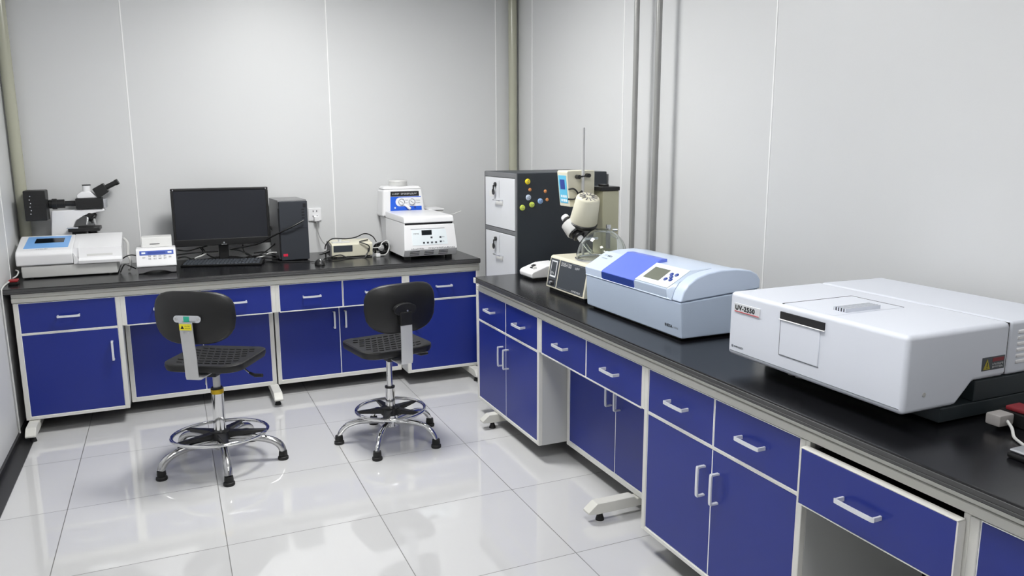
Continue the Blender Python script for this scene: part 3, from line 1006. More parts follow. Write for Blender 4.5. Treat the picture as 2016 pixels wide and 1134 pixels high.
for sy in (-1, 1):
    MB().cyl((-1.88, ym + sy * .035, .91), (-1.88, ym + sy * .075, .91), .024, seg=20, bev=.002).cyl((-1.88, ym + sy * .075, .91), (-1.88, ym + sy * .09, .91), .014, seg=16).build('focus_knob', 'black_pl', t)
# thin plug with red and black block at the very left
t = empty('extension_socket', 'small red and black socket block at the far left end of the back bench', 'power socket', (-2.088, 1.80, TOP))
MB().box(-2.112, -2.066, 1.765, 1.83, T8, .815, .003).build('case', 'black_pl', t)
MB().box(-2.11, -2.068, 1.768, 1.828, .8152, .827, .004).build('top', 'red', t)
solo(MB().tube(spline([(-2.09, 1.80, .834), (-2.08, 1.85, .838), (-2.082, 1.92, .85), (-2.098, 1.95, .855)], 6), .0035, 8), 'cable', 'white_cable', 'thin white cable running from the red socket block to the plate instrument', 'cable', (-2.09, 1.86, TOP))
solo(MB().tube(spline([(-2.105, 1.764, .82), (-2.113, 1.70, .815), (-2.117, 1.64, .806), (-2.119, 1.622, .78), (-2.119, 1.62, .6), (-2.118, 1.63, .35), (-2.118, 1.64, .02)], 6), .004, 8), 'cable', 'white_cable', 'white cable dropping over the left front corner of the back bench', 'cable', (-2.118, 1.63, .012))

# --- balance
t = empty('balance', 'small white benchtop meter with a blue display strip, left of the monitor', 'balance', (-1.394, 1.99, TOP))
ar = [(-1.494, .803)] + [(-1.494 + .2 * (.12 + .076 * q), .803 + .016 * math.sin(PI * q / 10)) for q in range(11)] + [(-1.294, .803), (-1.292, .838), (-1.496, .838)]
MB().prism(ar, 'y', 1.872, 2.10, .003).build('base', 'grey_pl', t)
MB().prism([(1.868, .8385), (1.866, .848), (1.905, .934), (1.915, .939), (2.03, .939), (2.03, .8385)], 'x', -1.499, -1.289, .006).build('housing', 'white', t)
def bs(x, s, d=0.0):      # point on the sloping front, s = 0 bottom .. 1 top
    return (x, 1.866 + .039 * s - .0009 * 1, .848 + .086 * s + d)
sp = MB().quad(bs(-1.480, .66), bs(-1.302, .66), bs(-1.302, .93), bs(-1.480, .93), .001).build('display_strip', 'strip_blue', t)
MB().quad(bs(-1.438, .72, .0003), bs(-1.345, .72, .0003), bs(-1.345, .86, .0003), bs(-1.438, .86, .0003), .0014).build('display', 'navy', sp)
MB().quad(bs(-1.470, .74, .0003), bs(-1.450, .74, .0003), bs(-1.450, .85, .0003), bs(-1.470, .85, .0003), .0014).quad(bs(-1.333, .74, .0003), bs(-1.312, .74, .0003), bs(-1.312, .85, .0003), bs(-1.333, .85, .0003), .0014).build('badge', 'panel_white', sp)
for row, cols in ((.54, (-1.435, -1.408, -1.382, -1.355)), (.38, (-1.435, -1.408, -1.382, -1.355)), (.46, (-1.466, -1.328))):
    for cx in cols:
        MB().marks(bs(cx, row), (1, 0, 0), (0, .4, .9), 3, .016, .008).build('key', 'ink', t)
MB().prism([(1.975, .9392), (1.990, .992), (2.0, .997), (2.10, .997), (2.10, .9392)], 'x', -1.468, -1.306, .004).prism([(2.0301, .8385), (2.0301, .9390), (2.10, .9390), (2.10, .8385)], 'x', -1.468, -1.306).build('printer_hood', 'offwhite', t)
MB().quad((-1.425, 1.9785, .9555), (-1.372, 1.9785, .9555), (-1.372, 1.9797, .9595), (-1.425, 1.9797, .9595)).build('paper_slot', 'ink', t)

lead([(-1.583, 2.000, 0.872), (-1.555, 1.990, 0.892), (-1.528, 2.000, 0.898), (-1.503, 2.020, 0.891)], .0035, 'black_cable', 'black cable from the white plate instrument to the small white meter, upper of the two')
lead([(-1.59, 1.97, .8045), (-1.566, 1.980, 0.846), (-1.538, 1.980, 0.836), (-1.507, 1.970, 0.820)], .0035, 'black_cable', 'black cable from the white plate instrument to the small white meter, lower of the two')

# --- monitor
t = empty('monitor', 'wide black computer monitor, switched off, in the middle of the back bench', 'monitor', (-1.005, 2.27, TOP))
mx0, mx1, my, mz0, mz1 = -1.293, -.722, 2.20, .905, 1.262
bz = MB()
bw_ = .016
bz.box(mx0, mx1, my, my + .03, mz1 - .016, mz1, .004).box(mx0, mx0 + bw_, my, my + .03, mz0 + .041, mz1 - .016, .004).box(mx1 - bw_, mx1, my, my + .03, mz0 + .041, mz1 - .016, .004).box(mx0, mx1, my, my + .03, mz0, mz0 + .042, .004)
bz.box(mx0 + .01, mx1 - .01, my + .0302, my + .045, mz0 + .01, mz1 - .01, .008)
bz.build('bezel', 'black_pl', t)
MB().box(mx0 + bw_, mx1 - bw_, my + .004, my + .024, mz0 + .042, mz1 - .016).build('screen', 'screen', t)
MB().box(-1.022, -.988, my - .0012, my, mz0 + .003, mz0 + .006).cyl((-1.005, my - .0012, mz0 + .016), (-1.005, my, mz0 + .016), .005, seg=14).build('badge', 'alu', t)
for sx in (mx0 + .014, mx1 - .014):
    MB().cyl((sx, my - .0012, mz1 - .009), (sx, my, mz1 - .009), .004, seg=12).build('corner_sticker', 'alu', t)
MB().box(-1.036, -.978, 2.236, 2.262, .8155, .93, .004).build('neck', 'black_pl', t)
MB().lathe([(.12, 0), (.12, .006), (.10, .014), (.03, .016), (0, .016)], (-1.005, 2.255, T8), seg=36).build('foot', 'black_pl', t)

# --- keyboard
t = empty('keyboard', 'black computer keyboard lying in front of the monitor', 'keyboard', (-1.025, 2.065, T8), -.245)
MB().prism([(-.072, 0), (-.075, .010), (.062, .020), (.062, 0)], 'x', -.235, .235, .003).build('case', 'black_pl', t, world=False)
kk = MB()
for r_ in range(6):
    for c_ in range(21):
        if c_ in (15, 19) and r_ in (2, 3):
            continue
        kx, ky = -.222 + c_ * .0212, -.060 + r_ * .0205
        zz = .0105 + (ky + .075) * .073
        kk.hexa([(kx, ky, zz), (kx + .018, ky, zz), (kx + .018, ky + .016, zz + .001), (kx, ky + .016, zz + .001),
                 (kx + .002, ky + .002, zz + .007), (kx + .016, ky + .002, zz + .007), (kx + .016, ky + .014, zz + .008), (kx + .002, ky + .014, zz + .008)])
kk.build('keys', 'panel_dark', t, world=False)

# --- computer tower
t = empty('computer_tower', 'dark grey desktop computer tower right of the monitor', 'computer', (-.60, 2.16, T8), .06)
W_, D_, H_ = .090, .30, .382
MB().box(-W_, W_, -.09, .20, .006, H_, .004).build('case', 'pc_top', t, world=False)
fa = MB().box(-W_ + .002, W_ - .001, -.118, -.0905, .004, H_ - .006, .006).build('front_panel', 'pc', t, world=False)
MB().box(-W_ + .015, W_ - .012, -.1195, -.1182, .205, .207).build('panel_gap', 'ink', fa, world=False)
MB().box(-W_ + .014, -W_ + .042, -.1195, -.1182, .03, .046, .0004, 1).build('badge', 'redlogo', fa, world=False)
po = MB()
for q in range(4):
    po.box(W_ - .04, W_ - .022, -.1195, -.1182, .265 + q * .018, .272 + q * .018)
po.box(W_ - .03, W_ - .012, -.1197, -.1182, .335, .36, .002, 1)
po.build('port', 'ink', fa, world=False)
MB().box(-W_ - .002, -W_ + .002, -.1165, -.095, .02, H_ - .05, .001, 1).build('side_grille', 'ink', fa, world=False)
for sx in (-.07, .07):
    for sy in (-.08, .17):
        MB().cyl((sx, sy, 0), (sx, sy, .007), .012, seg=12).build('rubber_foot', 'rubber', t, world=False)

# --- mouse
t = empty('computer_mouse', 'small black computer mouse right of the computer tower', 'mouse', (-.487, 1.80, T8))
mb_ = MB()
tb = bmesh.new()
bmesh.ops.create_uvsphere(tb, u_segments=24, v_segments=14, radius=1)
for v_ in tb.verts:
    v_.co.x *= .031 * (1 - .12 * v_.co.y)
    v_.co.y *= .05
    v_.co.z = max(0, v_.co.z) * .034 if v_.co.z > 0 else v_.co.z * .001
    v_.co += Vector((-.487, 1.80, T8 + .001))
mb_._merge(tb)
mo = mb_.build('shell', 'black_pl', t)
MB().cyl((-.490, 1.764, T8 + .026), (-.484, 1.764, T8 + .026), .008, seg=14).build('wheel', 'grey_cable', mo)
MB().cyl((-.487, 1.775, T8 + .030), (-.487, 1.777, T8 + .0325), .006, seg=12).build('badge', 'alu', mo)
# --- wall sockets
def socket(x, z, label, plug):
    t = empty('wall_socket', label, 'wall socket', (x, YB, z))
    MB().box(x - .043, x + .043, YB - .014, YB - .0003, z - .043, z + .043, .004).build('plate', 'white', t)
    s = MB()
    for dx, dz in ((-.012, .022), (.012, .022), (-.014, -.012), (.014, -.012), (0, -.026)):
        s.box(x + dx - .0022, x + dx + .0022, YB - .0155, YB - .0135, z + dz - .006, z + dz + .006)
    s.build('slots', 'ink', t)
    return t
socket(-.402, 1.058, 'white wall socket to the right of the computer tower', True)
socket(-.742, 1.03, 'white wall socket half hidden between the monitor and the computer tower', True)
o = empty('plug', 'white plug in the wall socket beside the computer tower', 'plug', (-.396, YB - .015, 1.03))
MB().box(-.414, -.378, YB - .05, YB - .0157, 1.013, 1.047, .006).build('plug_body', 'white', o)
MB().tube(spline([(-.396, YB - .04, 1.014), (-.396, YB - .045, .98), (-.392, YB - .06, .93), (-.375, YB - .10, .88), (-.345, YB - .16, .845), (-.335, YB - .2, .83)], 7), .0035, 8).build('cord', 'grey_cable', o)

# --- beige power supply
t = empty('power_supply', 'low beige box with a dark window, draped with black leads, right of the computer tower', 'lab instrument', (-.235, 2.10, TOP))
b = MB().prism([(2.040, .806), (2.034, .885), (2.045, .892), (2.17, .905), (2.175, .806)], 'x', -.366, -.098, .006)
b.build('housing', 'cream', t)
MB().prism([(2.045, .810), (2.040, .880), (2.17, .90), (2.172, .810)], 'x', -.374, -.3665, .002).build('end_cap', 'grey_pl', t)
MB().quad((-.355, 2.0375, .838), (-.232, 2.0375, .838), (-.232, 2.0345, .880), (-.355, 2.0345, .880), .001).build('window', 'panel_dark', t)
MB().cyl((-.30, 2.10, .897), (-.30, 2.10, .916), .012, seg=16, bev=.002).build('knob', 'offwhite', t)
MB().box(-.355, -.24, 2.06, 2.15, .8945, .899).build('lid', 'offwhite', t)
MB().cyl((-.34, 2.06, T8), (-.34, 2.06, .807), .01, seg=12).cyl((-.12, 2.06, T8), (-.12, 2.06, .807), .01, seg=12).cyl((-.34, 2.15, T8), (-.34, 2.15, .807), .01, seg=12).cyl((-.12, 2.15, T8), (-.12, 2.15, .807), .01, seg=12).build('rubber_feet', 'rubber', t)

GL = 'black leads over the beige box'
lead([(-0.401, 2.080, 0.859), (-0.396, 2.060, 0.891), (-0.349, 2.080, 0.923), (-0.262, 2.100, 0.916), (-0.191, 2.120, 0.920), (-0.124, 2.140, 0.939), (-0.073, 2.140, 0.919), (-0.052, 2.120, 0.882)], .0038, 'black_cable', 'black lead arching high over the back of the beige box', group=GL)
lead([(-0.117, 2.090, 0.903), (-0.184, 2.035, 0.899), (-0.154, 2.020, 0.886), (-0.129, 2.015, 0.872), (-0.128, 2.010, 0.845), (-0.159, 2.000, 0.808)], .0038, 'black_cable', 'black lead looping down the right front of the beige box', group=GL)
lead([(-.115, 1.995, .8045), (-0.222, 2.000, 0.802), (-0.272, 2.000, 0.805), (-0.314, 2.015, 0.822), (-0.369, 2.000, 0.818), (-0.418, 2.000, 0.808), (-.43, 1.97, .806)], .0038, 'black_cable', 'black lead waving along the worktop in front of the beige box', group=GL)
lead([(-0.139, 1.990, 0.862), (-0.145, 1.985, 0.829), (-0.176, 1.970, 0.800), (-0.261, 1.975, 0.804), (-.33, 1.955, .805), (-.42, 1.93, .806)], .0038, 'black_cable', 'black lead curling from the front of the beige box toward the mouse', group=GL)
t = empty('probe', 'black probe tip lying on the worktop left of the beige box', 'probe', (-.42, 2.06, TOP))
MB().cyl((-.44, 2.065, .826), (-.385, 2.07, .842), .004, .011, seg=12).cyl((-.385, 2.07, .842), (-.372, 2.07, .846), .011, .009, seg=12).cyl((-.40, 2.07, T8), (-.40, 2.07, .832), .005, seg=10).build('grip', 'black_pl', t)

rnd = random.Random(3)
cb = MB()
for q in range(11):
    cx, cy, cz = -.035 + rnd.uniform(-.006, .006), 2.06 + rnd.uniform(-.02, .02), .847 + rnd.uniform(-.005, .005)
    rx, rz_ = rnd.uniform(.03, .055), rnd.uniform(.022, .036)
    tl = rnd.uniform(-.5, .5)
    pts = []
    for a in range(10):
        an = 2 * PI * a / 10
        x_, z_ = rx * math.cos(an), rz_ * math.sin(an)
        pts.append((cx + x_ * math.cos(tl) - z_ * math.sin(tl), cy + .02 * math.sin(an * 2 + q), max(T8 + .005, cz + x_ * math.sin(tl) + z_ * math.cos(tl))))
    cb.tube(spline(pts, 4, True), .0036, 7, closed=True)
solo(cb, 'cable_coil', 'black_cable', 'tangled coil of black cable between the beige box and the centrifuge', 'cable coil', (-.035, 2.06, T8), kind='stuff')
lead([(-0.096, 2.030, 0.855), (-0.056, 2.010, 0.861), (-0.039, 2.020, 0.886), (-0.002, 2.030, 0.897), (0.008, 2.020, 0.857), (-0.020, 2.000, 0.813), (-0.074, 1.990, 0.811)], .0035, 'white_cable', 'white cable looped round the black coil left of the centrifuge')
t = empty('plug', 'white three-pin plug lying beside the coil of black cable', 'plug', (-.078, 1.985, T8))
MB().box(-.092, -.064, 1.97, 2.0, T8, .824, .004).build('plug_body', 'white', t)
MB().box(-.085, -.08, 1.975, 1.995, .8242, .84).box(-.076, -.071, 1.975, 1.995, .8242, .84).build('pin', 'alu', t)

# cables behind and around the monitor: one uncountable tangle
ct = MB()
for pts in ([(-1.279, 2.240, 0.884), (-1.218, 2.250, 0.873), (-1.151, 2.260, 0.887), (-1.102, 2.270, 0.896)],
            [(-1.284, 2.220, 0.855), (-1.190, 2.220, 0.862), (-1.100, 2.240, 0.861), (-1.040, 2.250, 0.859)],
            [(-1.148, 2.260, 0.893), (-1.130, 2.260, 0.854), (-1.174, 2.240, 0.827), (-1.216, 2.230, 0.824)],
            [(-1.133, 2.270, 0.885), (-1.101, 2.250, 0.840), (-1.059, 2.220, 0.822)],
            [(-0.972, 2.240, 0.873), (-0.921, 2.200, 0.865), (-0.869, 2.180, 0.842), (-0.820, 2.160, 0.815)],
            [(-0.891, 2.240, 0.894), (-0.891, 2.200, 0.860), (-0.858, 2.180, 0.828), (-0.774, 2.160, 0.815), (-.70, 2.1, .806)],
            [(-0.835, 2.160, 0.823), (-0.790, 2.140, 0.842), (-0.730, 2.180, 0.873), (-0.677, 2.260, 0.914), (-.71, 2.31, 1.0)],
            [(-0.881, 2.160, 0.825), (-0.822, 2.130, 0.835), (-0.746, 2.120, 0.835), (-0.693, 2.100, 0.828)],
            [(-0.899, 2.140, 0.816), (-0.815, 2.120, 0.820), (-0.749, 2.100, 0.815), (-0.690, 2.080, 0.817)],
            [(-0.834, 2.160, 0.848), (-0.771, 2.160, 0.851), (-0.714, 2.120, 0.840), (-0.690, 2.100, 0.821)],
            [(-1.280, 2.200, 0.838), (-1.236, 2.200, 0.842), (-1.179, 2.210, 0.818), (-1.105, 2.210, 0.820), (-1.019, 2.140, 0.817)]):
    pts = [(p[0], p[1], max(p[2], T8 + .0045)) for p in pts]
    ct.tube(spline(pts, 6), .0042, 7)
solo(ct, 'cable_tangle', 'black_cable', 'tangle of black cables on the worktop under and behind the monitor', 'cables', (-1.0, 2.2, T8), kind='stuff')
lead([(-1.20, 2.26, .8055), (-1.177, 2.235, 0.827), (-1.138, 2.240, 0.840), (-1.100, 2.250, 0.856), (-1.034, 2.260, 0.851)], .005, 'white_cable', 'white cable among the black ones, left of the monitor stand')
lead([(-.90, 2.13, .8055), (-0.777, 2.125, 0.830), (-0.744, 2.130, 0.847), (-0.697, 2.135, 0.847)], .004, 'white_cable', 'white cable among the black ones, left of the computer tower')
lead([(-0.976, 2.190, 0.879), (-0.891, 2.170, 0.890), (-0.803, 2.120, 0.913), (-0.730, 2.060, 0.958), (-0.665, 2.025, 0.993), (-0.594, 2.016, 1.026), (-0.535, 2.025, 1.054)], .0052, 'black_cable', 'black cable running up across the front of the computer tower')
lead([(-.80, 2.11, .8045), (-.72, 2.02, .8045), (-.66, 1.99, .8045), (-.60, 1.97, .8045), (-.52, 1.93, .8045), (-.487, 1.848, .806)], .0022, 'black_cable', 'thin mouse cable lying in front of the computer tower')

# --- vacuum pump
t = empty('vacuum_pump', 'white vacuum pump with blue front, two round gauges and a round lid, behind the centrifuge', 'vacuum pump', (.15, 2.235, TOP))
b = MB()
b.hexa([(.004, 2.143, 1.03), (.316, 2.143, 1.03), (.312, 2.318, 1.03), (.008, 2.318, 1.03), (.016, 2.148, 1.218), (.296, 2.148, 1.218), (.291, 2.318, 1.218), (.020, 2.318, 1.218)], .018, 3)
b.hexa([(.05, 2.16, T8), (.30, 2.16, T8), (.30, 2.318, T8), (.05, 2.318, T8), (.03, 2.15, 1.0295), (.31, 2.15, 1.0295), (.31, 2.318, 1.0295), (.03, 2.318, 1.0295)], .01)
b.build('body', 'white', t)
MB().hexa([(.016, 2.155, 1.2185), (.292, 2.155, 1.2185), (.285, 2.310, 1.2185), (.022, 2.310, 1.2185), (.03, 2.172, 1.238), (.278, 2.172, 1.238), (.272, 2.300, 1.238), (.036, 2.300, 1.238)], .008).build('cover', 'white', t)
MB().lathe([(.062, 1.2382), (.064, 1.243), (.062, 1.262), (.065, 1.268), (.062, 1.276), (0, 1.278)], (.145, 2.232, 0), seg=32).build('lid', 'offwhite', t)
def pf(x, z, d=0.0):      # point on the pump's slightly leaning front
    return (x, 2.14 + (z - .806) * .0194 - d, z)
fp = MB().quad(pf(.050, 1.062), pf(.296, 1.062), pf(.284, 1.212), pf(.054, 1.212), .001).build('front_panel', 'white', t)
bl = MB().quad(pf(.062, 1.068, .0012), pf(.286, 1.068, .0012), pf(.280, 1.168, .0012), pf(.066, 1.168, .0012), .0006).build('blue_panel', 'pump_blue', fp)
bk = MB().quad(pf(.066, 1.170, .0012), pf(.268, 1.170, .0012), pf(.266, 1.204, .0012), pf(.068, 1.204, .0012), .0006).build('title_strip', 'ink', fp)
MB().marks(pf(.08, 1.182, .0022), (1, 0, 0), (0, 0, 1), 5, .05, .010).marks(pf(.14, 1.182, .0022), (1, 0, 0), (0, 0, 1), 11, .115, .010).build('lettering', 'white_ink', bk)
po_ = [(.13 + .03 * math.cos(math.radians(90 + 18 * q)), 1.132 + .03 * math.sin(math.radians(90 + 18 * q))) for q in range(11)] + [(.284, 1.102), (.281, 1.162)]
MB().prism(po_, 'y', pf(0, 1.13, .0035)[1], pf(0, 1.13, -.002)[1]).build('gauge_plate', 'white', fp)
for gx in (.141, .214):
    g = MB().lathe([(.0235, 0), (.0235, .006), (.020, .009), (.019, .0075), (0, .0075)], pf(gx, 1.131, .0032), (0, -1, 0), 28).build('gauge', 'alu', t)
    MB().cyl(pf(gx, 1.131, .0108), pf(gx, 1.131, .0114), .0175, seg=24).build('dial', 'white', g)
    MB().tube([pf(gx - .010, 1.139, .0122), pf(gx + .010, 1.123, .0122)], .0012, 6).build('needle', 'ink', g)
MB().marks(pf(.168, 1.14, .0040), (1, 0, 0), (0, 0, 1), 3, .02, .006).marks(pf(.168, 1.122, .0040), (1, 0, 0), (0, 0, 1), 3, .02, .006).marks(pf(.242, 1.138, .0040), (1, 0, 0), (0, 0, 1), 4, .034, .006).marks(pf(.242, 1.12, .0040), (1, 0, 0), (0, 0, 1), 4, .034, .006).build('print', 'grey_ink', t)
MB().cyl(pf(.095, 1.093, .0018), pf(.095, 1.093, .006), .006, seg=12).build('switch', 'white', t)
MB().cyl(pf(.236, 1.093, .0018), pf(.236, 1.093, .006), .007, seg=12).build('button', 'navy', t)
MB().cyl(pf(.160, 1.116, .002), pf(.195, 1.086, .035), .0085, seg=16, bev=.002).cyl(pf(.188, 1.092, .0), pf(.190, 1.089, .03), .0095, seg=14).build('suction_nozzle', 'white', t)
t.location += Vector((.013, .066, .004))
t = empty('plastic_box', 'low white plastic box standing right of the vacuum pump', 'box', (.40, 2.30, TOP))
MB().box(.345, .455, 2.20, 2.38, T8, 1.070, .008).build('body', 'offwhite', t)
MB().box(.34, .46, 2.195, 2.385, 1.0705, 1.082, .004).build('lid', 'white', t)

# --- centrifuge
t = empty('centrifuge', 'squat white centrifuge with small digital panel and front vents, right end of the back bench', 'centrifuge', (.20, 1.92, TOP))
def taper(mb):
    for v_ in mb.bm.verts:
        if v_.co.z > .866:
            v_.co.x = .19 + (v_.co.x - .19) * (1 - .08 * (v_.co.z - .866) / .21)
    return mb
b = MB()
b.prism([(1.745, .822), (1.718, .866), (1.742, 1.020), (1.754, 1.020), (1.754, 1.0335), (2.195, 1.0335), (2.165, .822)], 'x', .026, .378, .004)
taper(b).build('body', 'white', t)
taper(MB().prism([(1.744, 1.034), (1.750, 1.066), (1.762, 1.074), (2.20, 1.078), (2.196, 1.034)], 'x', .024, .380, .006)).build('lid', 'white', t)
taper(MB().box(.034, .370, 1.7528, 1.756, 1.0205, 1.033)).build('lid_gap', 'ink', t)
def cf(x, s, d=0.0):      # point on the sloping front panel, s 0..1 upward
    return (x, 1.718 + .024 * s - d, .866 + .156 * s)
pn = MB().quad(cf(.082, .18), cf(.316, .18), cf(.306, .80), cf(.080, .80), .0012).build('control_panel', 'panel_white', t)
MB().quad(cf(.145, .58, .0012), cf(.212, .58, .0012), cf(.212, .78, .0012), cf(.145, .78, .0012), .0006).build('display', 'display', pn)
for kx, ks in ((.15, .24), (.176, .24), (.203, .24), (.23, .24), (.262, .26), (.262, .44), (.202, .44)):
    MB().quad(cf(kx, ks, .0012), cf(kx + .013, ks, .0012), cf(kx + .013, ks + .07, .0012), cf(kx, ks + .07, .0012), .0006).build('key', 'panel_dark', pn)
MB().marks(cf(.092, .62, .0014), (1, 0, 0), (0, .15, 1), 5, .036, .008).marks(cf(.28, .28, .0014), (1, 0, 0), (0, .15, 1), 3, .015, .006).marks(cf(.28, .46, .0014), (1, 0, 0), (0, .15, 1), 3, .015, .006).build('print', 'ink', pn)
MB().marks(cf(.072, .02, .0006), (1, 0, 0), (0, .15, 1), 9, .085, .008).marks(cf(.185, .02, .0006), (1, 0, 0), (0, .15, 1), 16, .18, .009).build('lettering', 'ink', t)
MB().quad(cf(.075, .83, .0004), cf(.300, .83, .0004), cf(.300, .845, .0004), cf(.075, .845, .0004), .0006).build('panel_line', 'grey_ink', t)
v = MB()
for vx in (.065, .160, .255):
    for q in range(3):
        s0 = .22 + q * .24
        v.quad((vx, 1.745 - .027 * s0 - .0008, .822 + .044 * s0), (vx + .062, 1.745 - .027 * s0 - .0008, .822 + .044 * s0), (vx + .062, 1.745 - .027 * (s0 + .08) - .0008, .822 + .044 * (s0 + .08)), (vx, 1.745 - .027 * (s0 + .08) - .0008, .822 + .044 * (s0 + .08)))
v.build('vent', 'ink', t)
for fx in (.06, .335):
    for fy in (1.775, 2.14):
        MB().box(fx - .018, fx + .018, fy - .018, fy + .018, T8, .8235).build('foot', 'rubber', t)
lead([(.392, 2.0, .8045), (.40, 1.96, .87), (.392, 1.93, 1.0), (.398, 1.92, 1.052), (.43, 1.91, 1.068), (.475, 1.90, 1.085)], .003, 'white_cable', 'thin white tube sticking out right of the centrifuge', 'plastic_tube', 'tube')

# ================================================================== RIGHT BENCH
# --- small stirrer
t = empty('stirrer', 'small white wedge-shaped device beside the filing cabinet, far end of the right bench', 'lab instrument', (.53, .83, TOP))
MB().prism([(.440, .812), (.436, .838), (.448, .850), (.53, .878), (.62, .882), (.62, .812)], 'y', .72, .88, .014, 3).build('body', 'white', t)
def hs(x, y, d=0.0):
    return (x, y, .850 + (x - .448) * .3415 + d)
for hx, hy in ((.470, .80), (.490, .825)):
    MB().quad(hs(hx, hy - .02), hs(hx + .016, hy - .02), hs(hx + .016, hy + .012), hs(hx, hy + .012), .003).build('switch', 'ink', t)
MB().cyl(hs(.475, .758), hs(.472, .758, .012), .010, seg=16).build('knob', 'offwhite', t)
MB().box(.455, .60, .735, .865, T8, .8125).build('base_plate', 'rubber', t)

# --- rotary evaporator
t = empty('rotary_evaporator', 'cream rotary evaporator with a domed motor, glass vessel and tall rod on the right bench', 'rotary evaporator', (.53, .27, TOP))
b = MB()
b.prism([(.40, .818), (.428, .968), (.436, .975), (.70, .975), (.70, .818)], 'y', .085, .475, .006)
b.build('housing', 'cream', t)
MB().box(.415, .68, .10, .46, T8, .8185).build('base_plate', 'rubber', t)
def rf(y, s, d=0.0):     # point on the leaning front, s 0..1 upward
    return (.40 + .028 * s - d, y, .818 + .15 * s)
pl1 = MB().quad(rf(.462, .06), rf(.372, .06), rf(.372, .96), rf(.462, .96), .0012).build('switch_panel', 'panel_dark', t)
pl2 = MB().quad(rf(.362, .06), rf(.098, .06), rf(.098, .96), rf(.362, .96), .0012).build('front_panel', 'panel_dark', t)
MB().quad(rf(.448, .36, .0012), rf(.388, .36, .0012), rf(.388, .90, .0012), rf(.448, .90, .0012), .0008).build('display_frame', 'white_ink', pl1)
MB().quad(rf(.442, .42, .002), rf(.394, .42, .002), rf(.394, .86, .002), rf(.442, .86, .002), .0008).build('display', 'panel_dark', pl1)
MB().marks(rf(.436, .46, .003), (0, -1, 0), (.18, 0, 1), 3, .034, .012).build('digits', 'white_ink', pl1)
MB().quad(rf(.448, .1, .0012), rf(.388, .1, .0012), rf(.388, .28, .0012), rf(.448, .28, .0012), .001).build('rocker_plate', 'ink', pl1)
MB().cyl(rf(.415, .19, .001), rf(.415, .19, .014), .008, seg=12).build('knob', 'alu', pl1)
MB().marks(rf(.345, .80, .0016), (0, -1, 0), (.18, 0, 1), 7, .105, .016).marks(rf(.205, .80, .0016), (0, -1, 0), (.18, 0, 1), 4, .045, .011).marks(rf(.205, .10, .0016), (0, -1, 0), (.18, 0, 1), 9, .085, .008).build('lettering', 'white_ink', pl2)
pf_ = MB()
pf_.quad(rf(.356, .09, .0013), rf(.104, .09, .0013), rf(.104, .10, .0013), rf(.356, .10, .0013), .0006).quad(rf(.356, .92, .0013), rf(.104, .92, .0013), rf(.104, .93, .0013), rf(.356, .93, .0013), .0006)
pf_.build('panel_border', 'grey_ink', pl2)
# bath opening and glass vessel
fc = Vector((.575, .225, .976))
MB().lathe([(.128, 0), (.128, .006), (.120, .008), (.118, .002)], fc, seg=40, cap=False).build('bath_rim', 'alu', t)
gl = MB()
prof_o, prof_i = [], []
R0 = .122
for q in range(0, 15):
    a = math.radians(-2 + q * 5.6)
    prof_o.append((R0 * math.cos(a), .012 + .135 * math.sin(a)))
for q in range(14, -1, -1):
    a = math.radians(-2 + q * 5.6)
    prof_i.append(((R0 - .003) * math.cos(a), .012 + .132 * math.sin(a)))
pr = prof_o + prof_i
gl.lathe(pr + [pr[0]], fc, seg=44, cap=False)
gl.build('glass_vessel', 'glass', t)
MB().tube([(.655 + .030 * math.cos(2 * PI * q / 28), .262 + .030 * math.sin(2 * PI * q / 28), 1.092 - .8 * .030 * math.cos(2 * PI * q / 28)) for q in range(28)], .0022, 8, closed=True).build('vessel_port', 'grey_cable', t)
# tower behind
tw = MB().box(.655, .75, .36, .46, .976, 1.292, .006).build('tower', 'cream_dk', t)
MB().box(.64, .748, .352, .468, 1.2925, 1.312, .003).box(.67, .70, .38, .43, 1.312, 1.322).build('tower_cap', 'black_pl', tw)
# rod and controller
MB().cyl((.562, .395, .976), (.562, .395, 1.598), .0075, seg=14).build('rod', 'steel', t)
ctl = MB().prism([(.50, 1.215), (.482, 1.385), (.488, 1.392), (.638, 1.392), (.638, 1.215)], 'y', .412, .520, .008).build('controller', 'cream', t)
def cfc(y, s, d=0.0):
    return (.50 - .018 * s - d, y, 1.215 + .17 * s)
lp = MB().quad(cfc(.508, .10), cfc(.426, .10), cfc(.426, .90), cfc(.508, .90), .0012).build('control_panel', 'lamp_blue', ctl)
MB().quad(cfc(.492, .50, .0012), cfc(.444, .50, .0012), cfc(.444, .78, .0012), cfc(.492, .78, .0012), .0008).build('display', 'navy', lp)
for ky in (.490, .467, .446):
    for ks in (.14, .26):
        MB().quad(cfc(ky + .004, ks, .0012), cfc(ky - .012, ks, .0012), cfc(ky - .012, ks + .07, .0012), cfc(ky + .004, ks + .07, .0012), .0008).build('key', 'panel_white', lp)
MB().cyl((.535, .412, 1.362), (.535, .380, 1.362), .010, seg=12).cyl((.592, .412, 1.368), (.592, .385, 1.368), .010, seg=12).tube([(.535, .39, 1.362), (.592, .39, 1.368)], .004, 8).build('clamp_screw', 'black_pl', ctl)
MB().tube(spline([(0.485, 0.402, 1.302), (0.511, 0.392, 1.304), (0.530, 0.385, 1.279), (0.514, 0.392, 1.255), (0.483, 0.402, 1.255)], 6), .0042, 8).cyl((0.530, 0.385, 1.279), (.556, .392, 1.292), .0055, seg=10).build('finger_clamp', 'black_pl', t)
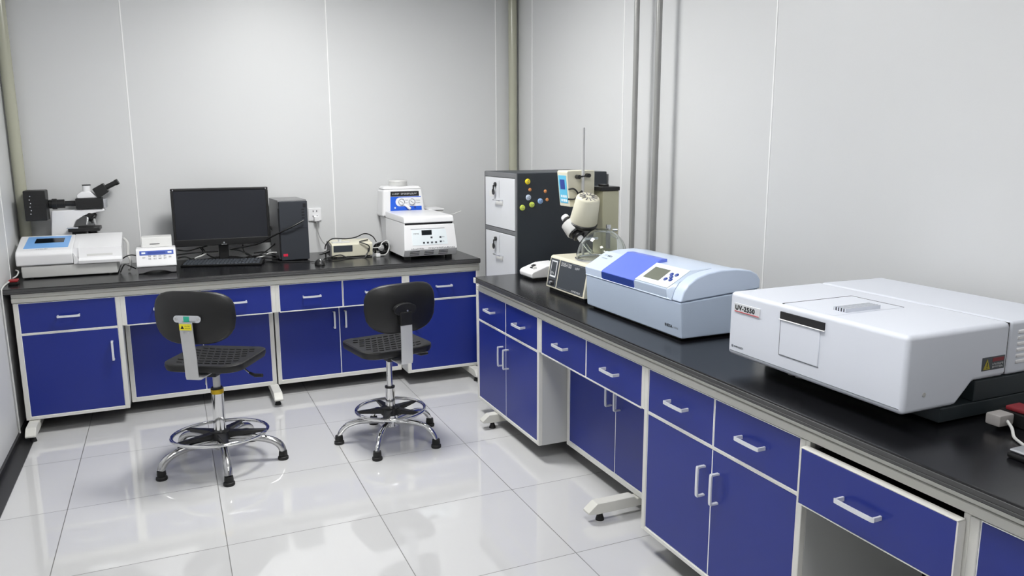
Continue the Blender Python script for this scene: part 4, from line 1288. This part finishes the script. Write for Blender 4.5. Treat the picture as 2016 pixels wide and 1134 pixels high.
# motor head: domed cap, black ring, drive sleeve
ax = Vector((-.01, -.40, 1)).normalized()
mc = Vector((.551, .365, 1.146))
mt = MB().lathe([(.066, 0), (.068, .006), (.058, .122), (.054, .130), (.050, .133), (0, .134)], mc, ax, 40).build('motor_cap', 'cream', t)
sl = MB()
u_ = ax.orthogonal().normalized()
w_ = ax.cross(u_)
for q in range(12):
    an = q * PI / 6
    d_ = u_ * math.cos(an) + w_ * math.sin(an)
    sl.tube([mc + ax * .1345 + d_ * .016, mc + ax * .1345 + d_ * .045], .0026, 6)
sl.build('vent_slots', 'grey_pl', mt)
MB().lathe([(.060, -.024), (.067, -.020), (.0705, -.004), (.067, 0)], mc, ax, 40).build('motor_ring', 'black_pl', t)
MB().lathe([(.030, -.070), (.034, -.045), (.056, -.0245)], mc, ax, 32).build('motor_base', 'grey_cable', t)
da = Vector((.26, -.68, -.68)).normalized()      # drive axis: from the white knob down into the glass
dk = Vector((.487, .435, 1.160))
MB().lathe([(.016, 0), (.020, .006), (.020, .018), (.014, .022)], dk - da * .012, da, 24).build('end_knob', 'white', t)
MB().lathe([(.022, .012), (.024, .014), (.024, .026), (.022, .028)], dk, da, 24).build('lock_ring', 'black_pl', t)
MB().lathe([(.030, .028), (.043, .034), (.046, .09), (.043, .096)], dk, da, 28).build('drive_sleeve', 'offwhite', t)
MB().lathe([(.041, .0965), (.041, .104), (.030, .108), (.032, .124), (.028, .128)], dk, da, 28).build('clamp_nut', 'black_pl', t)
MB().lathe([(.014, .128), (.015, .14), (.013, .165)], dk, da, 20).build('glass_joint', 'white', t)
MB().lathe([(.010, .165), (.010, .235), (.0075, .235), (.0075, .165), (.010, .165)], dk, da, 20, cap=False).build('vapour_tube', 'glass', t)
MB().box(.53, .60, .30, .40, 1.06, 1.075, .004).cyl((.562, .395, 1.045), (.562, .395, 1.09), .016, seg=16).build('head_bracket', 'alu', t)
cl = MB().cyl((.640, .275, 1.095), (.640, .275, 1.135), .012, seg=14).cyl((.655, .262, 1.11), (.675, .25, 1.11), .008, seg=12).cyl((.562, .395, 1.105), (.645, .272, 1.105), .007, seg=10)
cl.build('boss_clamp', 'alu', t)
MB().cyl((.636, .27, 1.02), (.636, .27, 1.095), .011, seg=14).build('thermometer_holder', 'grey_cable', t)

# --- polarimeter
t = empty('polarimeter', 'pale blue benchtop instrument with royal blue door and small grey display on the right bench', 'lab instrument', (.56, -.33, TOP))
pa, pb = -.69, .02
MB().prism([(.382, .810), (.374, .947), (.735, .972), (.735, .810)], 'y', pa, pb, .007).build('base', 'paleblue_shaded', t)
MB().box(.40, .72, pa + .03, pb - .03, T8, .8105).build('base_plate', 'rubber', t)
arch = [(.372, .9485), (.384, .985), (.405, 1.012), (.44, 1.034), (.49, 1.049), (.55, 1.056), (.62, 1.056), (.69, 1.046), (.722, 1.030), (.738, 1.008), (.738, .9735)]
MB().prism(arch, 'y', pa, -.632, .006, 3).build('end_cap', 'paleblue_lit', t)
arch2 = [(.372, .9485), (.376, .955), (.47, 1.005), (.49, 1.0435), (.55, 1.0505), (.62, 1.0505), (.69, 1.041), (.72, 1.026), (.734, 1.006), (.734, .9735)]
MB().prism(arch2, 'y', -.6315, pb - .002, .0).build('lid', 'paleblue_lit', t)
def pw(y, s, d=0.0):     # control deck slope, s 0 front .. 1 back
    return (.372 + .108 * s, y, .986 + .0615 * s + d)
def deck(y0_, y1_, m, name, par):
    q = MB()
    q.prism([(.374, .9495), (.371, .982), (.375, .9865), (.480, 1.0475), (.482, 1.044), (.476, .9495)], 'y', y0_, y1_, .0015, 1)
    return q.build(name, m, par)
dl = deck(-.120, pb, 'paleblue_lit', 'left_deck', t)
MB().marks(pw(-.012, .72, .0006), (0, -1, 0), (.108, 0, .0615), 2, .02, .012).marks(pw(-.012, .58, .0006), (0, -1, 0), (.108, 0, .0615), 6, .05, .005).build('print', 'grey_ink', dl)
text('logo', 'INESA', 'grey_ink', dl, pw(-.036, .72, .0008), (0, -1, 0), (.108, 0, .0615), .014)
dr = MB()
dr.prism([(.376, .944), (.3705, .982), (.3745, .9875), (.500, 1.0592), (.53, 1.0592), (.53, 1.040), (.478, 1.0), (.47, .944)], 'y', -.376, -.1215, .0015, 1)
dro = dr.build('sample_door', 'royal', t)
MB().quad((.3752, -.124, .9455), (.3752, -.374, .9455), (.3696, -.372, .981), (.3696, -.126, .981), .0008).build('door_front', 'navy', dro)
dk_ = deck(-.600, -.3775, 'paleblue_shaded', 'control_deck', t)
dd = MB().quad(pw(-.3785, .03, .0004), pw(-.599, .03, .0004), pw(-.599, .985, .0004), pw(-.3785, .985, .0004), .0007).build('control_plate', 'panel_white', dk_)
MB().quad(pw(-.405, .22, .0012), pw(-.510, .22, .0012), pw(-.506, .78, .0012), pw(-.404, .78, .0012), .001).build('display', 'lcd', dk_)
for ky, ks in ((-.552, .5), (-.537, .36), (-.567, .64), (-.537, .62), (-.567, .38)):
    a_ = pw(ky, ks, .0011)
    MB().lathe([(.0085, 0), (.0085, .003), (.006, .0045), (0, .0048)], a_, (-.0615, 0, .108), 16).build('key', 'navy', dk_)
A_ = [(.374, .9495), (.3712, .980), (.375, .9862), (.480, 1.0470), (.55, 1.0495)]
B_ = [(.372, .9490), (.384, .985), (.405, 1.012), (.49, 1.049), (.55, 1.056)]
tb = bmesh.new()
ra = [tb.verts.new((x, -.6002, z)) for x, z in A_] + [tb.verts.new((.55, -.6002, .9495))]
rb = [tb.verts.new((x, -.6318, z)) for x, z in B_] + [tb.verts.new((.55, -.6318, .9495))]
tb.faces.new(ra)
tb.faces.new(rb[::-1])
for q in range(6):
    tb.faces.new((ra[q], rb[q], rb[(q + 1) % 6], ra[(q + 1) % 6]))
bmesh.ops.recalc_face_normals(tb, faces=tb.faces)
sd_ = MB()
sd_._merge(tb)
sd_.build('deck_shoulder', 'paleblue_shaded', t)
text('lettering', 'INESA', 'ink', t, (.3795, -.585, .842), (0, -1, 0), (-.058, 0, 1), .016, xs=1.15)
MB().marks((.3798, -.642, .843), (0, -1, 0), (-.058, 0, 1), 5, .03, .007).build('print', 'grey_ink', t)

# --- spectrophotometer
t = empty('spectrophotometer', 'large white spectrophotometer in the right foreground, marked UV-2550', 'spectrophotometer', (.65, -1.35, TOP))
ux0, ux1, uy0, uy1 = .320, .99, -1.685, -1.02
zt = 1.053
sh = MB()
sh.prism([(ux0, .848), (ux0 + .002, zt), (.702, zt), (.702, .905), (.575, .905), (.515, .848)], 'y', uy0, uy1, .014, 3)
sh.build('housing', 'uv', t)
MB().prism([(.7045, .905), (.7045, zt), (ux1, zt - .004), (ux1, .905)], 'y', uy0 + .002, uy1, .010, 3).build('lamp_house', 'uv', t)
MB().box(.7022, .7044, uy0 + .0065, -1.43, .912, zt - .0035).build('seam_gap', 'ink', t)
MB().box(.46, ux1 - .01, uy0 + .002, uy1 - .02, .808, .8475, .004).box(.585, ux1 - .01, uy0 + .002, uy1 - .02, .8478, .9045, .004).build('base', 'uv_base', t)
for fx, fy in ((.36, -1.30), (.36, -1.27), (.50, -1.64), (.92, -1.64), (.50, -1.08), (.92, -1.08)):
    if fx < .4:
        MB().lathe([(.012, .838), (.016, .848)], (fx, fy, 0), seg=14).build('leg_screw', 'grey_cable', t)
    else:
        MB().cyl((fx, fy, T8), (fx, fy, .8085), .018, seg=16).build('foot', 'rubber', t)
# front seam line, sample door, slot, top lid
MB().box(ux0 - .0006, ux0 + .002, uy0 + .012, uy1 - .012, .8625, .8640).build('seam_line', 'grey_ink', t)
ld = MB()
ld.box(ux0 + .016, .602, -1.434, -1.248, zt + .0002, zt + .0006)
lid_o = ld.build('sample_lid', 'uv', t)
gv = MB()
gv.box(ux0 + .010, .6045, -1.2480, -1.2440, zt - .001, zt + .0009).box(.602, .6055, -1.434, -1.2478, zt - .001, zt + .0009)
gv.build('lid_gap', 'ink', lid_o)
rg = MB().box(.395, .525, -1.4185, -1.376, zt + .0007, zt + .010).build('lid_grip', 'ink', lid_o)
rs = MB()
for q in range(5):
    yq = -1.4200 + q * .0092
    rs.box(.393, .527, yq, yq + .0040, zt + .0008, zt + .0115)
rs.build('grip_rib', 'uv', rg)
MB().box(ux0 - .0025, ux0 + .003, -1.420, -1.2505, 1.010, 1.0315).build('grip_slot', 'ink', t)
dp = MB().box(ux0 - .0022, ux0 + .003, -1.405, -1.253, .902, 1.007, .0015, 1).build('front_cover', 'uv', t)
MB().box(ux0 - .0008, ux0 + .003, -1.4065, -1.2515, .8995, .902).box(ux0 - .0008, ux0 + .003, -1.2528, -1.2505, .902, 1.0095).build('cover_gap', 'grey_ink', dp)
MB().box(ux0 - .006, ux0 + .003, -1.422, -1.249, 1.0072, 1.0098, .001, 1).build('slot_ledge', 'white', t)
pt = MB().box(ux0 - .0018, ux0 + .003, -1.163, -1.046, .992, 1.021, .0004, 1).build('name_plate', 'drawer', t)
text('lettering', 'UV-2550', 'ink', pt, (ux0 - .0022, -1.052, 1.0005), (0, -1, 0), (0, 0, 1), .0208, bold=.0007, xs=1.05, spacing=1.15)
MB().box(ux0 - .0024, ux0 - .0018, -1.160, -1.050, .9935, .9965).build('underline', 'red_ink', pt)
text('logo', 'SHIMADZU', 'grey_ink', t, (ux0 - .0004, -1.052, .877), (0, -1, 0), (0, 0, 1), .0075, xs=1.15)
MB().cyl((ux0 - .0012, -1.045, .8795), (ux0 + .001, -1.045, .8795), .0042, seg=16).build('emblem', 'grey_ink', t)
wl = MB().box(.600, .688, uy0 - .0008, uy0 + .001, .930, .966).build('warning_label', 'panel_dark', t)
MB().prism([(.606, .933), (.632, .933), (.619, .961)], 'y', uy0 - .0016, uy0 - .0008).build('warning_triangle', 'warn_yellow_shaded', wl)
MB().box(.6178, .6202, uy0 - .0022, uy0 - .0016, .940, .952).box(.6178, .6202, uy0 - .0022, uy0 - .0016, .9355, .9378).build('warning_mark', 'ink', wl)
MB().box(.640, .684, uy0 - .0014, uy0 - .0008, .952, .962).build('warning_band', 'warn_red_shaded', wl)
MB().marks((.640, uy0 - .0009, .943), (1, 0, 0), (0, 0, 1), 8, .044, .005).marks((.640, uy0 - .0009, .935), (1, 0, 0), (0, 0, 1), 8, .044, .005).build('print', 'white_ink', wl)
MB().cyl((.392, uy0 - .0015, .895), (.392, uy0 + .002, .895), .006, seg=14).build('screw', 'steel', t)
vt = MB()
for q in range(6):
    vt.box(.735, .96, uy0 - .0012, uy0 + .004, .935 + q * .0165, .945 + q * .0165, .002, 1)
vt.build('vent', 'white', t)

# --- power lead at the right edge
t = empty('plug', 'grey plug pushed into a red socket behind the white spectrophotometer', 'plug', (.585, -1.76, TOP))
MB().box(.56, .615, -1.775, -1.735, .812, .842, .005).build('plug_body', 'plug_shaded', t)
MB().tube(spline([(.588, -1.775, .826), (.57, -1.80, .818), (.55, -1.82, .806), (.53, -1.85, .8045), (.50, -1.90, .8045), (.47, -1.95, .8045)], 7), .0038, 8).build('cord', 'white_cable', t)
t = empty('socket_strip', 'dark power strip with a red socket at the right edge of the photo', 'power strip', (.68, -1.80, TOP))
MB().box(.63, .70, -2.15, -1.72, T8, .838, .005).build('case', 'black_pl', t)
MB().box(.635, .69, -1.80, -1.735, .8382, .850, .004).build('socket', 'warn_red_shaded', t)
t = empty('adapter', 'black and silver adapter at the right edge of the photo, near the worktop front', 'adapter', (.452, -1.925, TOP))
MB().box(.425, .48, -1.985, -1.885, T8, .815, .005).build('case', 'black_pl', t)
MB().box(.428, .477, -1.982, -1.888, .8152, .823, .004).build('cover', 'alu', t)
